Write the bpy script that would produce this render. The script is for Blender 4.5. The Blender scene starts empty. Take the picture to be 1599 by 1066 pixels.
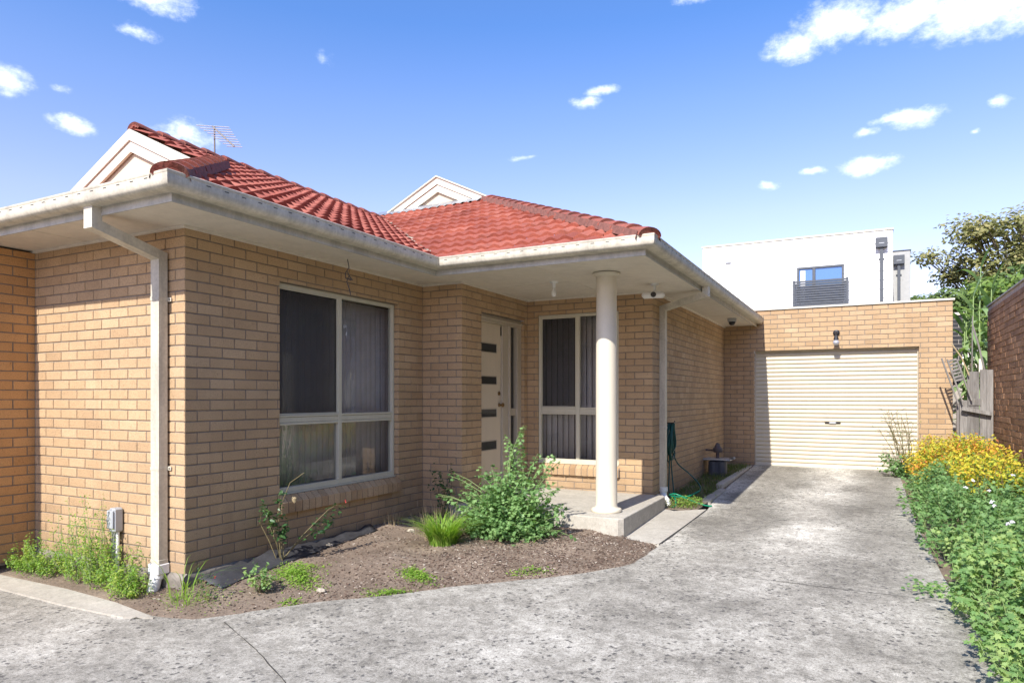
import bpy, bmesh, math, random
from mathutils import Vector, Matrix, noise
random.seed(7)
R = random.random
def U(a, b): return a + (b - a) * R()
sc = bpy.context.scene
COL = sc.collection

# ------------------------------------------------------------------ helpers
WO = {}
class MB:
    def __init__(s): s.v=[]; s.f=[]; s.m=[]; s.a=[]
    def face(s, pts, m=0, a=0.5):
        n=len(s.v); s.v.extend([tuple(p) for p in pts]); s.f.append(tuple(range(n,n+len(pts)))); s.m.append(m); s.a.append(a)
    def add(s, vs, fs, m=0, a=0.5):
        n=len(s.v); s.v.extend([tuple(p) for p in vs])
        for f in fs: s.f.append(tuple(i+n for i in f)); s.m.append(m); s.a.append(a)
    def box(s, x0,x1,y0,y1,z0,z1, m=0, a=0.5, M=None):
        vs=[Vector((x,y,z)) for z in (z0,z1) for y in (y0,y1) for x in (x0,x1)]
        if M: vs=[M@v for v in vs]
        s.add(vs,[(0,2,3,1),(4,5,7,6),(0,1,5,4),(2,6,7,3),(0,4,6,2),(1,3,7,5)],m,a)
    def cbox(s, x0,x1,y0,y1,z0,z1, c=.004, m=0, a=.5, M=None):
        # chamfered box
        vs=[];idx={}
        P=[(x0,x1),(y0,y1),(z0,z1)]
        for i in (0,1):
            for j in (0,1):
                for k in (0,1):
                    base=[P[0][i],P[1][j],P[2][k]]; d=[1-2*i,1-2*j,1-2*k]
                    for ax in range(3):
                        q=list(base)
                        for o in range(3):
                            if o!=ax: q[o]+=d[o]*c
                        idx[(i,j,k,ax)]=len(vs); vs.append(Vector(q))
        if M: vs=[M@v for v in vs]
        fs=[]
        def q4(ax,val):
            o=[t for t in range(3) if t!=ax]
            r=[]
            for a_,b_ in ((0,0),(1,0),(1,1),(0,1)):
                t=[0,0,0]; t[ax]=val; t[o[0]]=a_; t[o[1]]=b_; r.append(idx[(t[0],t[1],t[2],ax)])
            return tuple(r)
        for ax in range(3):
            for val in (0,1): fs.append(q4(ax,val))
        for e in range(3):
            o=[t for t in range(3) if t!=e]
            for a_ in (0,1):
                for b_ in (0,1):
                    t0=[0,0,0]; t0[o[0]]=a_; t0[o[1]]=b_; t1=list(t0); t1[e]=1
                    fs.append((idx[(*t0,o[0])],idx[(*t1,o[0])],idx[(*t1,o[1])],idx[(*t0,o[1])]))
        for i in (0,1):
            for j in (0,1):
                for k in (0,1): fs.append((idx[(i,j,k,0)],idx[(i,j,k,1)],idx[(i,j,k,2)]))
        s.add(vs,fs,m,a)
    def tube(s, pts, r, n=8, m=0, a=.5, cap=True, squash=None):
        pts=[Vector(p) for p in pts]; k=len(pts)
        rs=r if isinstance(r,(list,tuple)) else [r]*k
        t=(pts[1]-pts[0]).normalized()
        up=Vector((0,0,1)) if abs(t.z)<.9 else Vector((1,0,0))
        u=t.cross(up).normalized(); rings=[]; vs=[]
        for i,p in enumerate(pts):
            if i==0: tt=pts[1]-pts[0]
            elif i==k-1: tt=pts[-1]-pts[-2]
            else: tt=(pts[i+1]-pts[i]).normalized()+(pts[i]-pts[i-1]).normalized()
            tt.normalize(); u=(u-tt*u.dot(tt)).normalized(); w=tt.cross(u)
            for j in range(n):
                an=2*math.pi*j/n; vs.append(p+(u*math.cos(an)+w*math.sin(an))*rs[i])
        fs=[(i*n+j,i*n+(j+1)%n,(i+1)*n+(j+1)%n,(i+1)*n+j) for i in range(k-1) for j in range(n)]
        if cap: fs+= [tuple(reversed(range(n))),tuple(range((k-1)*n,k*n))]
        s.add(vs,fs,m,a)
    def lathe(s, c, prof, n=32, m=0, a=.5):
        vs=[(c[0]+r*math.cos(2*math.pi*j/n),c[1]+r*math.sin(2*math.pi*j/n),c[2]+z) for r,z in prof for j in range(n)]
        k=len(prof)
        fs=[(i*n+j,i*n+(j+1)%n,(i+1)*n+(j+1)%n,(i+1)*n+j) for i in range(k-1) for j in range(n)]
        fs+=[tuple(reversed(range(n))),tuple(range((k-1)*n,k*n))]
        s.add(vs,fs,m,a)
    def sweep(s, path, prof, m=0, a=.5, closed=True):
        # path: list of functions giving point from (o,z)
        k=len(prof); vs=[fn(o,z) for fn in path for o,z in prof]
        fs=[]
        for i in range(len(path)-1):
            for j in range(k if closed else k-1):
                fs.append((i*k+j,i*k+(j+1)%k,(i+1)*k+(j+1)%k,(i+1)*k+j))
        if closed: fs+=[tuple(range(k)),tuple(range((len(path)-1)*k,len(path)*k))]
        s.add(vs,fs,m,a)
    def build(s, name, mats, parent=None, smooth=False, label=None, fix=True):
        me=bpy.data.meshes.new(name)
        off=WO.get(parent.name,Vector((0,0,0))) if parent else Vector((0,0,0))
        vs=[(x-off.x,y-off.y,z-off.z) for x,y,z in s.v] if parent else s.v
        me.from_pydata(vs,[],s.f)
        mats=mats if isinstance(mats,(list,tuple)) else [mats]
        for m in mats: me.materials.append(m)
        me.polygons.foreach_set('material_index',s.m)
        at=me.attributes.new('var','FLOAT','FACE'); at.data.foreach_set('value',s.a)
        if smooth: me.polygons.foreach_set('use_smooth',[True]*len(s.f))
        me.update()
        if fix:
            bm=bmesh.new(); bm.from_mesh(me); bmesh.ops.recalc_face_normals(bm,faces=bm.faces); bm.to_mesh(me); bm.free()
        o=bpy.data.objects.new(name,me); COL.objects.link(o)
        if parent: o.parent=parent; WO[o.name]=off
        else: WO[o.name]=Vector((0,0,0))
        if label: o['label']=label
        return o
def smooth_by_angle(o, deg=35):
    me=o.data; bm=bmesh.new(); bm.from_mesh(me)
    for f in bm.faces: f.smooth=True
    for e in bm.edges: e.smooth = (len(e.link_faces)==2 and e.calc_face_angle(0)<math.radians(deg))
    bm.to_mesh(me); bm.free()
def thing(name,label,cat,loc=(0,0,0),group=None):
    o=bpy.data.objects.new(name,None); COL.objects.link(o); o.location=loc; o.empty_display_size=.1
    o['label']=label; o['category']=cat
    if group: o['group']=group
    WO[o.name]=Vector(loc); return o
def tag(o,label,cat,group=None,kind=None):
    o['label']=label; o['category']=cat
    if group: o['group']=group
    if kind: o['kind']=kind
    return o
def struct(o,label=None,cat=None):
    o['kind']='structure'
    o['label']=label or o.name; o['category']=cat or o.name.replace('_',' ')
    return o

# ------------------------------------------------------------------ materials
def newmat(name):
    m=bpy.data.materials.new(name); m.use_nodes=True; nt=m.node_tree; nt.nodes.clear()
    out=nt.nodes.new('ShaderNodeOutputMaterial'); b=nt.nodes.new('ShaderNodeBsdfPrincipled')
    nt.links.new(b.outputs[0],out.inputs[0]); return m,nt,b,out
def N(nt,t,**kw):
    n=nt.nodes.new(t)
    for k,v in kw.items():
        if k.startswith('i_'): n.inputs[k[2:]].default_value=v
        else: setattr(n,k,v)
    return n
def noise_n(nt,vec,scale,detail=4,rough=.55,dist=0):
    n=N(nt,'ShaderNodeTexNoise'); n.inputs['Scale'].default_value=scale; n.inputs['Detail'].default_value=detail
    n.inputs['Roughness'].default_value=rough; n.inputs['Distortion'].default_value=dist
    nt.links.new(vec,n.inputs['Vector']); return n.outputs['Fac']
def ramp(nt,fac,stops):
    n=N(nt,'ShaderNodeValToRGB'); cr=n.color_ramp
    while len(cr.elements)<len(stops): cr.elements.new(.5)
    for e,(p,c) in zip(cr.elements,stops):
        e.position=p; e.color=(c[0],c[1],c[2],1) if isinstance(c,(tuple,list)) else (c,c,c,1)
    nt.links.new(fac,n.inputs[0]); return n.outputs[0]
def mix(nt,fac,a,b,mode='MIX'):
    n=N(nt,'ShaderNodeMix',data_type='RGBA',blend_type=mode)
    for sock,val in ((n.inputs[0],fac),(n.inputs[6],a),(n.inputs[7],b)):
        if hasattr(val,'is_linked') or hasattr(val,'links'): nt.links.new(val,sock)
        elif isinstance(val,(tuple,list)): sock.default_value=(val[0],val[1],val[2],1)
        else: sock.default_value=val
    return n.outputs[2]
def mth(nt,op,a,b=0.0,c=None,clamp=False):
    n=N(nt,'ShaderNodeMath',operation=op,use_clamp=clamp)
    for i,val in enumerate([a,b]+([c] if c is not None else [])):
        if hasattr(val,'links'): nt.links.new(val,n.inputs[i])
        else: n.inputs[i].default_value=val
    return n.outputs[0]
def pos(nt): return N(nt,'ShaderNodeNewGeometry').outputs['Position']
def bump(nt,b,h,strength=.3,dist=.01):
    n=N(nt,'ShaderNodeBump'); n.inputs['Strength'].default_value=strength; n.inputs['Distance'].default_value=dist
    nt.links.new(h,n.inputs['Height']); nt.links.new(n.outputs[0],b.inputs['Normal'])
def attr(nt,name='var'): return N(nt,'ShaderNodeAttribute',attribute_name=name).outputs['Fac']
def scaled(nt,vec,s):
    n=N(nt,'ShaderNodeVectorMath',operation='MULTIPLY'); nt.links.new(vec,n.inputs[0]); n.inputs[1].default_value=s; return n.outputs[0]

def brick_mat(name,c0,c1,c2,bs=.35):
    m,nt,b,_=newmat(name); P=pos(nt)
    base=ramp(nt,attr(nt),[(0,c0),(.5,c1),(1,c2)])
    f=noise_n(nt,P,160,3,.7); sp=ramp(nt,f,[(.32,.62),(.5,1.0),(.72,1.16)])
    base=mix(nt,1,base,sp,'MULTIPLY')
    big=ramp(nt,noise_n(nt,P,1.7,4,.6),[(.3,.86),(.7,1.06)])
    base=mix(nt,1,base,big,'MULTIPLY')
    pits=ramp(nt,noise_n(nt,P,55,2,.5),[(.25,(.45,.38,.32)),(.31,(1,1,1))])
    base=mix(nt,.7,base,pits,'MULTIPLY')
    st=ramp(nt,noise_n(nt,scaled(nt,P,(5,5,.5)),1.0,4,.6),[(.58,(1,1,1)),(.75,(.78,.74,.70))])
    base=mix(nt,.55,base,st,'MULTIPLY')
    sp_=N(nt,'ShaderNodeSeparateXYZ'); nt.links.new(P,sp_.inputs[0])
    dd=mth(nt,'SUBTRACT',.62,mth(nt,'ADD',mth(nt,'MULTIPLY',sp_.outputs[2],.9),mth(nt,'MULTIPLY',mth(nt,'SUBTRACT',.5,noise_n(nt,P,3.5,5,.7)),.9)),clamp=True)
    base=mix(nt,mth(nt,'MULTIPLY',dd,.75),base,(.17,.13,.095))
    nt.links.new(base,b.inputs['Base Color']); b.inputs['Roughness'].default_value=.9
    h=mth(nt,'ADD',noise_n(nt,P,220,3,.7),mth(nt,'MULTIPLY',noise_n(nt,P,40,3,.6),.8))
    bump(nt,b,h,bs,.004); return m
M={}
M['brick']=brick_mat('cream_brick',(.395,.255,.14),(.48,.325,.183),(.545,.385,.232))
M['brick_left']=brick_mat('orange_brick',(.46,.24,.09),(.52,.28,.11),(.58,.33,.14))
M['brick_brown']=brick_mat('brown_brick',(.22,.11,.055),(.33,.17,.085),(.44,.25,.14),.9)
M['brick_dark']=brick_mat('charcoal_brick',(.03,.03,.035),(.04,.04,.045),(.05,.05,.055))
def simple(name,col,rough=.5,var=.0,bs=0,scale=30,metal=0,coat=0,spec=.5,nz=6):
    m,nt,b,_=newmat(name); b.inputs['Roughness'].default_value=rough; b.inputs['Metallic'].default_value=metal
    b.inputs['Specular IOR Level'].default_value=spec
    if var>0:
        P=pos(nt); f=noise_n(nt,P,nz,5,.65); lo=tuple(c*(1-var) for c in col); hi=tuple(min(1,c*(1+var*.6)) for c in col)
        nt.links.new(ramp(nt,f,[(.3,lo),(.7,hi)]),b.inputs['Base Color'])
        r=ramp(nt,noise_n(nt,P,nz*3,3,.6),[(.3,max(0,rough-.12)),(.7,min(1,rough+.12))]); nt.links.new(r,b.inputs['Roughness'])
        if bs: bump(nt,b,noise_n(nt,P,scale,5,.6),bs,.006)
    else: b.inputs['Base Color'].default_value=(*col,1)
    return m
M['mortar']=simple('mortar',(.24,.20,.16),.95,.3,.4,120,nz=12)
M['mortar_light']=simple('mortar_light',(.42,.38,.34),.95,.25,.4,120,nz=12)
M['mortar_brown']=simple('mortar_brown',(.46,.37,.30),.95,.3,.9,60,nz=10)
M['concrete_foot']=simple('rough_footing',(.22,.195,.165),.95,.35,1.0,18,nz=9)
def painted(name,col,dirt=.3):
    m,nt,b,_=newmat(name); P=pos(nt)
    f=ramp(nt,noise_n(nt,scaled(nt,P,(9,9,1.6)),1.0,5,.65),[(.42,0),(.75,1)])
    g=ramp(nt,noise_n(nt,P,45,4,.6),[(.35,.0),(.75,.6)])
    dcol=tuple(c*.55 for c in col)
    f2=mth(nt,'MULTIPLY',mth(nt,'ADD',f,g,clamp=True),dirt)
    nt.links.new(mix(nt,f2,col,dcol),b.inputs['Base Color']); b.inputs['Roughness'].default_value=.5
    bump(nt,b,noise_n(nt,P,60,3,.5),.08,.003); return m
M['cream_paint']=painted('cream_paint',(.74,.68,.56),.25)
M['gutter_paint']=painted('gutter_paint',(.62,.57,.46),.75)
M['fascia']=painted('fascia_paint',(.50,.48,.42),.65)
M['column']=painted('column_paint',(.68,.62,.50),.15)
M['barge']=painted('barge_board_paint',(.68,.64,.53),.2)
M['soffit']=painted('soffit_sheet',(.74,.68,.58),.28)
M['stucco']=simple('cream_stucco',(.62,.55,.41),.9,.08,.5,40,nz=3)
M['pvc']=simple('white_pvc',(.80,.80,.79),.35,.06)
M['frame']=painted('window_frame_paint',(.60,.56,.44),.2)
M['door']=painted('door_paint',(.66,.56,.42),.12)
M['door_frame']=painted('door_frame_paint',(.50,.43,.33),.3)
M['roller']=painted('roller_door_steel',(.62,.56,.435),.14)
M['black']=simple('black_plastic',(.015,.015,.017),.35)
M['slot']=simple('dark_slot',(.05,.045,.04),.8)
M['white_plastic']=simple('white_plastic',(.78,.78,.76),.4,.05)
M['grey_box']=simple('grey_plastic',(.42,.44,.46),.5,.12)
M['galv']=simple('galvanised_steel',(.48,.50,.52),.42,.2,0,30,metal=.7,nz=20)
M['brass']=simple('aged_brass',(.22,.13,.05),.4,.3,metal=.8,nz=60)
M['blind']=simple('blind_fabric',(.58,.54,.55),.85,.12,.1,200)
M['blind_dark']=simple('blind_fabric_screened',(.11,.105,.11),.85,.12)
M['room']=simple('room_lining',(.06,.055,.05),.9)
M['hose']=simple('green_hose',(.0,.06,.05),.35)
M['hose_bright']=simple('bright_green_hose',(.0,.20,.11),.35)
M['rock']=simple('pale_rock',(.44,.39,.31),.95,.45,1.0,30,nz=22)
M['antenna']=simple('aluminium_rod',(.72,.72,.74),.35,metal=.6)
M['mast']=simple('weathered_mast',(.18,.16,.15),.6)
M['slate_grey']=simple('slate_grey_steel',(.075,.085,.10),.45,.1)
M['white_board']=simple('white_weatherboard',(.82,.82,.82),.55,.03,.05,20,nz=2)
M['grey_render']=simple('grey_render',(.40,.40,.385),.85,.08,.2,60)
M['black_sheet']=simple('black_plastic_sheet',(.05,.05,.055),.5,.3,.6,30)
M['wire']=simple('grey_wire',(.08,.08,.10),.5)
M['bulb']=simple('frosted_bulb',(.75,.75,.72),.15)
M['bulb_grey']=simple('silver_bulb',(.45,.45,.5),.12,metal=.3)

def glass(name,tint=(.8,.82,.82),boost=1.0):
    m=bpy.data.materials.new(name); m.use_nodes=True; nt=m.node_tree; nt.nodes.clear()
    out=N(nt,'ShaderNodeOutputMaterial'); g=N(nt,'ShaderNodeBsdfGlossy'); g.inputs['Roughness'].default_value=.012
    P=pos(nt)
    t=N(nt,'ShaderNodeBsdfTransparent'); t.inputs[0].default_value=(*tint,1)
    lw=N(nt,'ShaderNodeLayerWeight'); lw.inputs[0].default_value=.5
    p5=mth(nt,'POWER',lw.outputs['Facing'],4.0)
    fac=mth(nt,'MULTIPLY_ADD',p5,.85,.085*boost,clamp=True)
    dif=N(nt,'ShaderNodeBsdfDiffuse'); dif.inputs[0].default_value=(.55,.52,.48,1)
    mx0=N(nt,'ShaderNodeMixShader'); nt.links.new(mth(nt,'MULTIPLY',noise_n(nt,P,3.0,5,.7),.06),mx0.inputs[0])
    nt.links.new(t.outputs[0],mx0.inputs[1]); nt.links.new(dif.outputs[0],mx0.inputs[2])
    bp=N(nt,'ShaderNodeBump'); bp.inputs['Strength'].default_value=.006; bp.inputs['Distance'].default_value=.05
    nt.links.new(noise_n(nt,P,2.2,1,.4),bp.inputs['Height']); nt.links.new(bp.outputs[0],g.inputs['Normal'])
    mx=N(nt,'ShaderNodeMixShader'); nt.links.new(fac,mx.inputs[0]); nt.links.new(mx0.outputs[0],mx.inputs[1]); nt.links.new(g.outputs[0],mx.inputs[2])
    nt.links.new(mx.outputs[0],out.inputs[0]); return m
M['glass']=glass('window_glass')
M['glass_dark']=glass('tinted_glass',(.25,.27,.28))
def screen():
    m=bpy.data.materials.new('fly_screen'); m.use_nodes=True; nt=m.node_tree; nt.nodes.clear()
    out=N(nt,'ShaderNodeOutputMaterial'); t=N(nt,'ShaderNodeBsdfTransparent'); t.inputs[0].default_value=(.9,.9,.9,1)
    d=N(nt,'ShaderNodeBsdfPrincipled'); d.inputs['Base Color'].default_value=(.03,.03,.033,1); d.inputs['Roughness'].default_value=.6
    mx=N(nt,'ShaderNodeMixShader'); mx.inputs[0].default_value=.58
    nt.links.new(t.outputs[0],mx.inputs[1]); nt.links.new(d.outputs[0],mx.inputs[2]); nt.links.new(mx.outputs[0],out.inputs[0]); return m
M['screen']=screen()

def foliage(name,c0,c1,c2,trans=.35,rough=.55):
    m,nt,b,out=newmat(name); base=ramp(nt,attr(nt),[(0,c0),(.5,c1),(1,c2)])
    nt.links.new(base,b.inputs['Base Color']); b.inputs['Roughness'].default_value=rough; b.inputs['Specular IOR Level'].default_value=.35
    t=N(nt,'ShaderNodeBsdfTranslucent'); br=mix(nt,1,base,(1.5,1.6,.7),'MULTIPLY'); nt.links.new(br,t.inputs[0])
    mx=N(nt,'ShaderNodeMixShader'); mx.inputs[0].default_value=trans
    nt.links.new(b.outputs[0],mx.inputs[1]); nt.links.new(t.outputs[0],mx.inputs[2]); nt.links.new(mx.outputs[0],out.inputs[0]); return m
M['mallow']=foliage('mallow_leaf',(.07,.15,.045),(.15,.28,.095),(.26,.41,.16))
M['mallow2']=foliage('mallow_leaf_yellowed',(.09,.19,.055),(.18,.32,.11),(.34,.45,.16))
M['nandina']=foliage('yellow_red_leaf',(.17,.30,.04),(.66,.56,.05),(.62,.20,.06),.3)
M['grass']=foliage('grass_blade',(.12,.24,.03),(.22,.38,.05),(.34,.46,.10),.4)
M['grass_dull']=foliage('weed_blade',(.07,.12,.03),(.13,.19,.05),(.26,.24,.10),.3)
M['weed']=foliage('weed_leaf',(.11,.23,.03),(.20,.36,.05),(.36,.42,.09),.35)
M['rose']=foliage('rose_leaf',(.025,.07,.025),(.05,.12,.035),(.12,.20,.05),.2,.35)
M['tree1']=foliage('olive_tree_leaf',(.12,.14,.05),(.24,.24,.09),(.36,.31,.14),.25)
M['tree2']=foliage('green_tree_leaf',(.07,.13,.03),(.15,.24,.05),(.28,.35,.08),.3)
M['tree3']=foliage('far_tree_leaf',(.06,.11,.035),(.12,.18,.055),(.20,.26,.09),.25)
M['reed']=foliage('reed_leaf',(.15,.25,.09),(.24,.36,.16),(.36,.48,.25),.35)
M['stem']=simple('plant_stem',(.16,.13,.06),.8,.3,nz=30)
M['green_stem']=simple('green_stem',(.20,.28,.10),.7,.2,nz=30)
M['bark']=simple('tree_bark',(.13,.10,.07),.95,.4,.8,30,nz=8)
M['dry']=simple('dry_stalk',(.42,.33,.19),.85,.3,nz=30)
M['petal_red']=simple('red_petal',(.55,.06,.05),.6)
M['petal_white']=simple('pale_petal',(.75,.70,.78),.6)

def wood():
    m,nt,b,_=newmat('weathered_timber'); P=pos(nt)
    f=noise_n(nt,scaled(nt,P,(14,14,1.2)),1.6,6,.7,.6)
    c=ramp(nt,f,[(.25,(.09,.08,.072)),(.5,(.20,.185,.17)),(.75,(.30,.285,.265))])
    v=ramp(nt,attr(nt),[(0,.75),(1,1.12)]); nt.links.new(mix(nt,1,c,v,'MULTIPLY'),b.inputs['Base Color'])
    b.inputs['Roughness'].default_value=.9; bump(nt,b,f,.5,.008); return m
M['timber']=wood()
def tile_mat():
    m,nt,b,_=newmat('terracotta_concrete_tile'); P=pos(nt)
    base=ramp(nt,attr(nt),[(0,(.26,.062,.038)),(.5,(.355,.094,.058)),(1,(.44,.14,.09))])
    base=mix(nt,1,base,ramp(nt,noise_n(nt,P,70,4,.7),[(.3,.72),(.7,1.15)]),'MULTIPLY')
    li=ramp(nt,noise_n(nt,P,26,5,.75),[(.62,0),(.72,1)])
    base=mix(nt,mth(nt,'MULTIPLY',li,.35),base,(.30,.26,.22))
    dk=ramp(nt,noise_n(nt,P,2.5,5,.7),[(.5,0),(.75,1)])
    base=mix(nt,mth(nt,'MULTIPLY',dk,.45),base,(.13,.045,.033))
    nt.links.new(base,b.inputs['Base Color']); b.inputs['Roughness'].default_value=.82
    bump(nt,b,noise_n(nt,P,140,3,.6),.35,.004); return m
M['tile']=tile_mat()
def cap_mat():
    m,nt,b,_=newmat('ridge_cap_tile'); P=pos(nt)
    base=ramp(nt,attr(nt),[(0,(.22,.055,.038)),(1,(.34,.09,.058))])
    w=ramp(nt,noise_n(nt,P,9,6,.75),[(.40,0),(.62,1)])
    base=mix(nt,mth(nt,'MULTIPLY',w,.6),base,(.13,.07,.055))
    nt.links.new(base,b.inputs['Base Color']); b.inputs['Roughness'].default_value=.9
    bump(nt,b,noise_n(nt,P,60,4,.7),.5,.006); return m
M['cap']=cap_mat(); M['bedding']=simple('red_bedding_mortar',(.20,.085,.065),.95,.4,.4,60,nz=20)

def concrete(name,drive=True):
    m,nt,b,_=newmat(name); P=pos(nt)
    sep=N(nt,'ShaderNodeSeparateXYZ'); nt.links.new(P,sep.inputs[0])
    n1=noise_n(nt,P,.9,6,.65,.4); n2=noise_n(nt,P,11,7,.80,.3); n3=noise_n(nt,P,60,4,.75); n4=noise_n(nt,P,210,2,.7)
    c=ramp(nt,n2,[(.30,(.165,.155,.132)),(.44,(.285,.27,.235)),(.55,(.375,.357,.315)),(.70,(.51,.488,.435))])
    c=mix(nt,1,c,ramp(nt,n1,[(.34,(.68,.67,.65)),(.5,(1.0,.99,.97)),(.66,(1.36,1.36,1.35))]),'MULTIPLY')
    if drive:
        # tyre-worn bands that run along the driveway
        xw=mth(nt,'ADD',sep.outputs[0],mth(nt,'MULTIPLY',mth(nt,'SUBTRACT',noise_n(nt,P,.7,4,.6),.5),1.1))
        band=mth(nt,'COSINE',mth(nt,'MULTIPLY',mth(nt,'ADD',xw,.55),4.3))
        bands=ramp(nt,mth(nt,'MULTIPLY_ADD',band,.5,.5),[(.1,(.70,.69,.67)),(.5,(.92,.92,.91)),(.95,(1.5,1.5,1.5))])
        far=N(nt,'ShaderNodeMapRange'); far.inputs['From Min'].default_value=5.5; far.inputs['From Max'].default_value=8.5
        nt.links.new(sep.outputs[1],far.inputs[0])
        c=mix(nt,far.outputs[0],c,mix(nt,1,c,bands,'MULTIPLY'))
        # blackened strip in front of the bed
        e=mth(nt,'ADD',mth(nt,'ADD',mth(nt,'MULTIPLY',sep.outputs[0],.62),mth(nt,'MULTIPLY',sep.outputs[1],-1.0)),mth(nt,'MULTIPLY',n1,1.4))
        dk=ramp(nt,e,[(0,0),(1,1)])
        mr=N(nt,'ShaderNodeMapRange'); mr.inputs['From Min'].default_value=-6.1; mr.inputs['From Max'].default_value=-5.1
        nt.links.new(e,mr.inputs[0])
        v=mth(nt,'SUBTRACT',1.0,mr.outputs[0],clamp=True)
        c=mix(nt,mth(nt,'MULTIPLY',v,.0),c,(.10,.09,.085))
    if not drive: c=mix(nt,.55,c,(.50,.46,.39))
    gr_=1.0 if drive else .3
    # lichen / grime blotches
    vo=N(nt,'ShaderNodeTexVoronoi'); vo.inputs['Scale'].default_value=19; vo.inputs['Randomness'].default_value=1
    dn=N(nt,'ShaderNodeVectorMath',operation='ADD'); nt.links.new(P,dn.inputs[0])
    nz=N(nt,'ShaderNodeTexNoise'); nz.inputs['Scale'].default_value=35; nt.links.new(P,nz.inputs['Vector'])
    sc_=N(nt,'ShaderNodeVectorMath',operation='SCALE'); sc_.inputs['Scale'].default_value=.05; nt.links.new(nz.outputs['Color'],sc_.inputs[0]); nt.links.new(sc_.outputs[0],dn.inputs[1])
    nt.links.new(dn.outputs[0],vo.inputs['Vector'])
    spot=ramp(nt,vo.outputs['Distance'],[(.18,1),(.33,0)])
    gate=ramp(nt,noise_n(nt,P,1.9,5,.65),[(.38,0),(.52,1)])
    c=mix(nt,mth(nt,'MULTIPLY',mth(nt,'MULTIPLY',spot,gate),.92 if drive else .2),c,(.085,.08,.075))
    c=mix(nt,gr_,c,ramp(nt,n3,[(.36,(.58,.57,.56)),(.48,(1,1,1)),(.68,(1.22,1.22,1.22))]),'MULTIPLY')
    c=mix(nt,gr_,c,ramp(nt,n4,[(.36,(.5,.5,.5)),(.47,(1,1,1)),(.68,(1.25,1.25,1.25))]),'MULTIPLY')
    nt.links.new(c,b.inputs['Base Color']); b.inputs['Roughness'].default_value=.92
    bump(nt,b,mth(nt,'ADD',n4,mth(nt,'MULTIPLY',n3,1.2)),.45,.004); return m
M['concrete']=concrete('driveway_concrete',True)
M['slab']=concrete('porch_concrete',False)
def soil():
    m,nt,b,_=newmat('garden_soil'); P=pos(nt)
    n1=noise_n(nt,P,2.2,5,.6); n2=noise_n(nt,P,45,5,.75); n3=noise_n(nt,P,150,3,.7)
    c=ramp(nt,n1,[(.3,(.155,.112,.08)),(.55,(.235,.18,.135)),(.75,(.32,.25,.19))])
    c=mix(nt,1,c,ramp(nt,n2,[(.3,(.5,.48,.46)),(.5,(1,1,1)),(.72,(1.4,1.38,1.33))]),'MULTIPLY')
    nt.links.new(c,b.inputs['Base Color']); b.inputs['Roughness'].default_value=.97
    bump(nt,b,mth(nt,'ADD',n2,mth(nt,'MULTIPLY',n3,.6)),.9,.012); return m
M['soil']=soil()
def chipm():
    m,nt,b,_=newmat('bark_chip'); c=ramp(nt,attr(nt),[(0,(.06,.04,.03)),(.5,(.17,.11,.08)),(.85,(.32,.25,.19)),(1,(.60,.54,.46))])
    nt.links.new(c,b.inputs['Base Color']); b.inputs['Roughness'].default_value=.9; return m
M['chip']=chipm()

# ------------------------------------------------------------------ ground heights
def gz(y): return 0 if y<3 else (y-3)/10.45*.27
H_COURSE=.086; Z0=.158; WT=Z0+32*H_COURSE   # wall top 2.91
S_Z=2.90   # soffit

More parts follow.
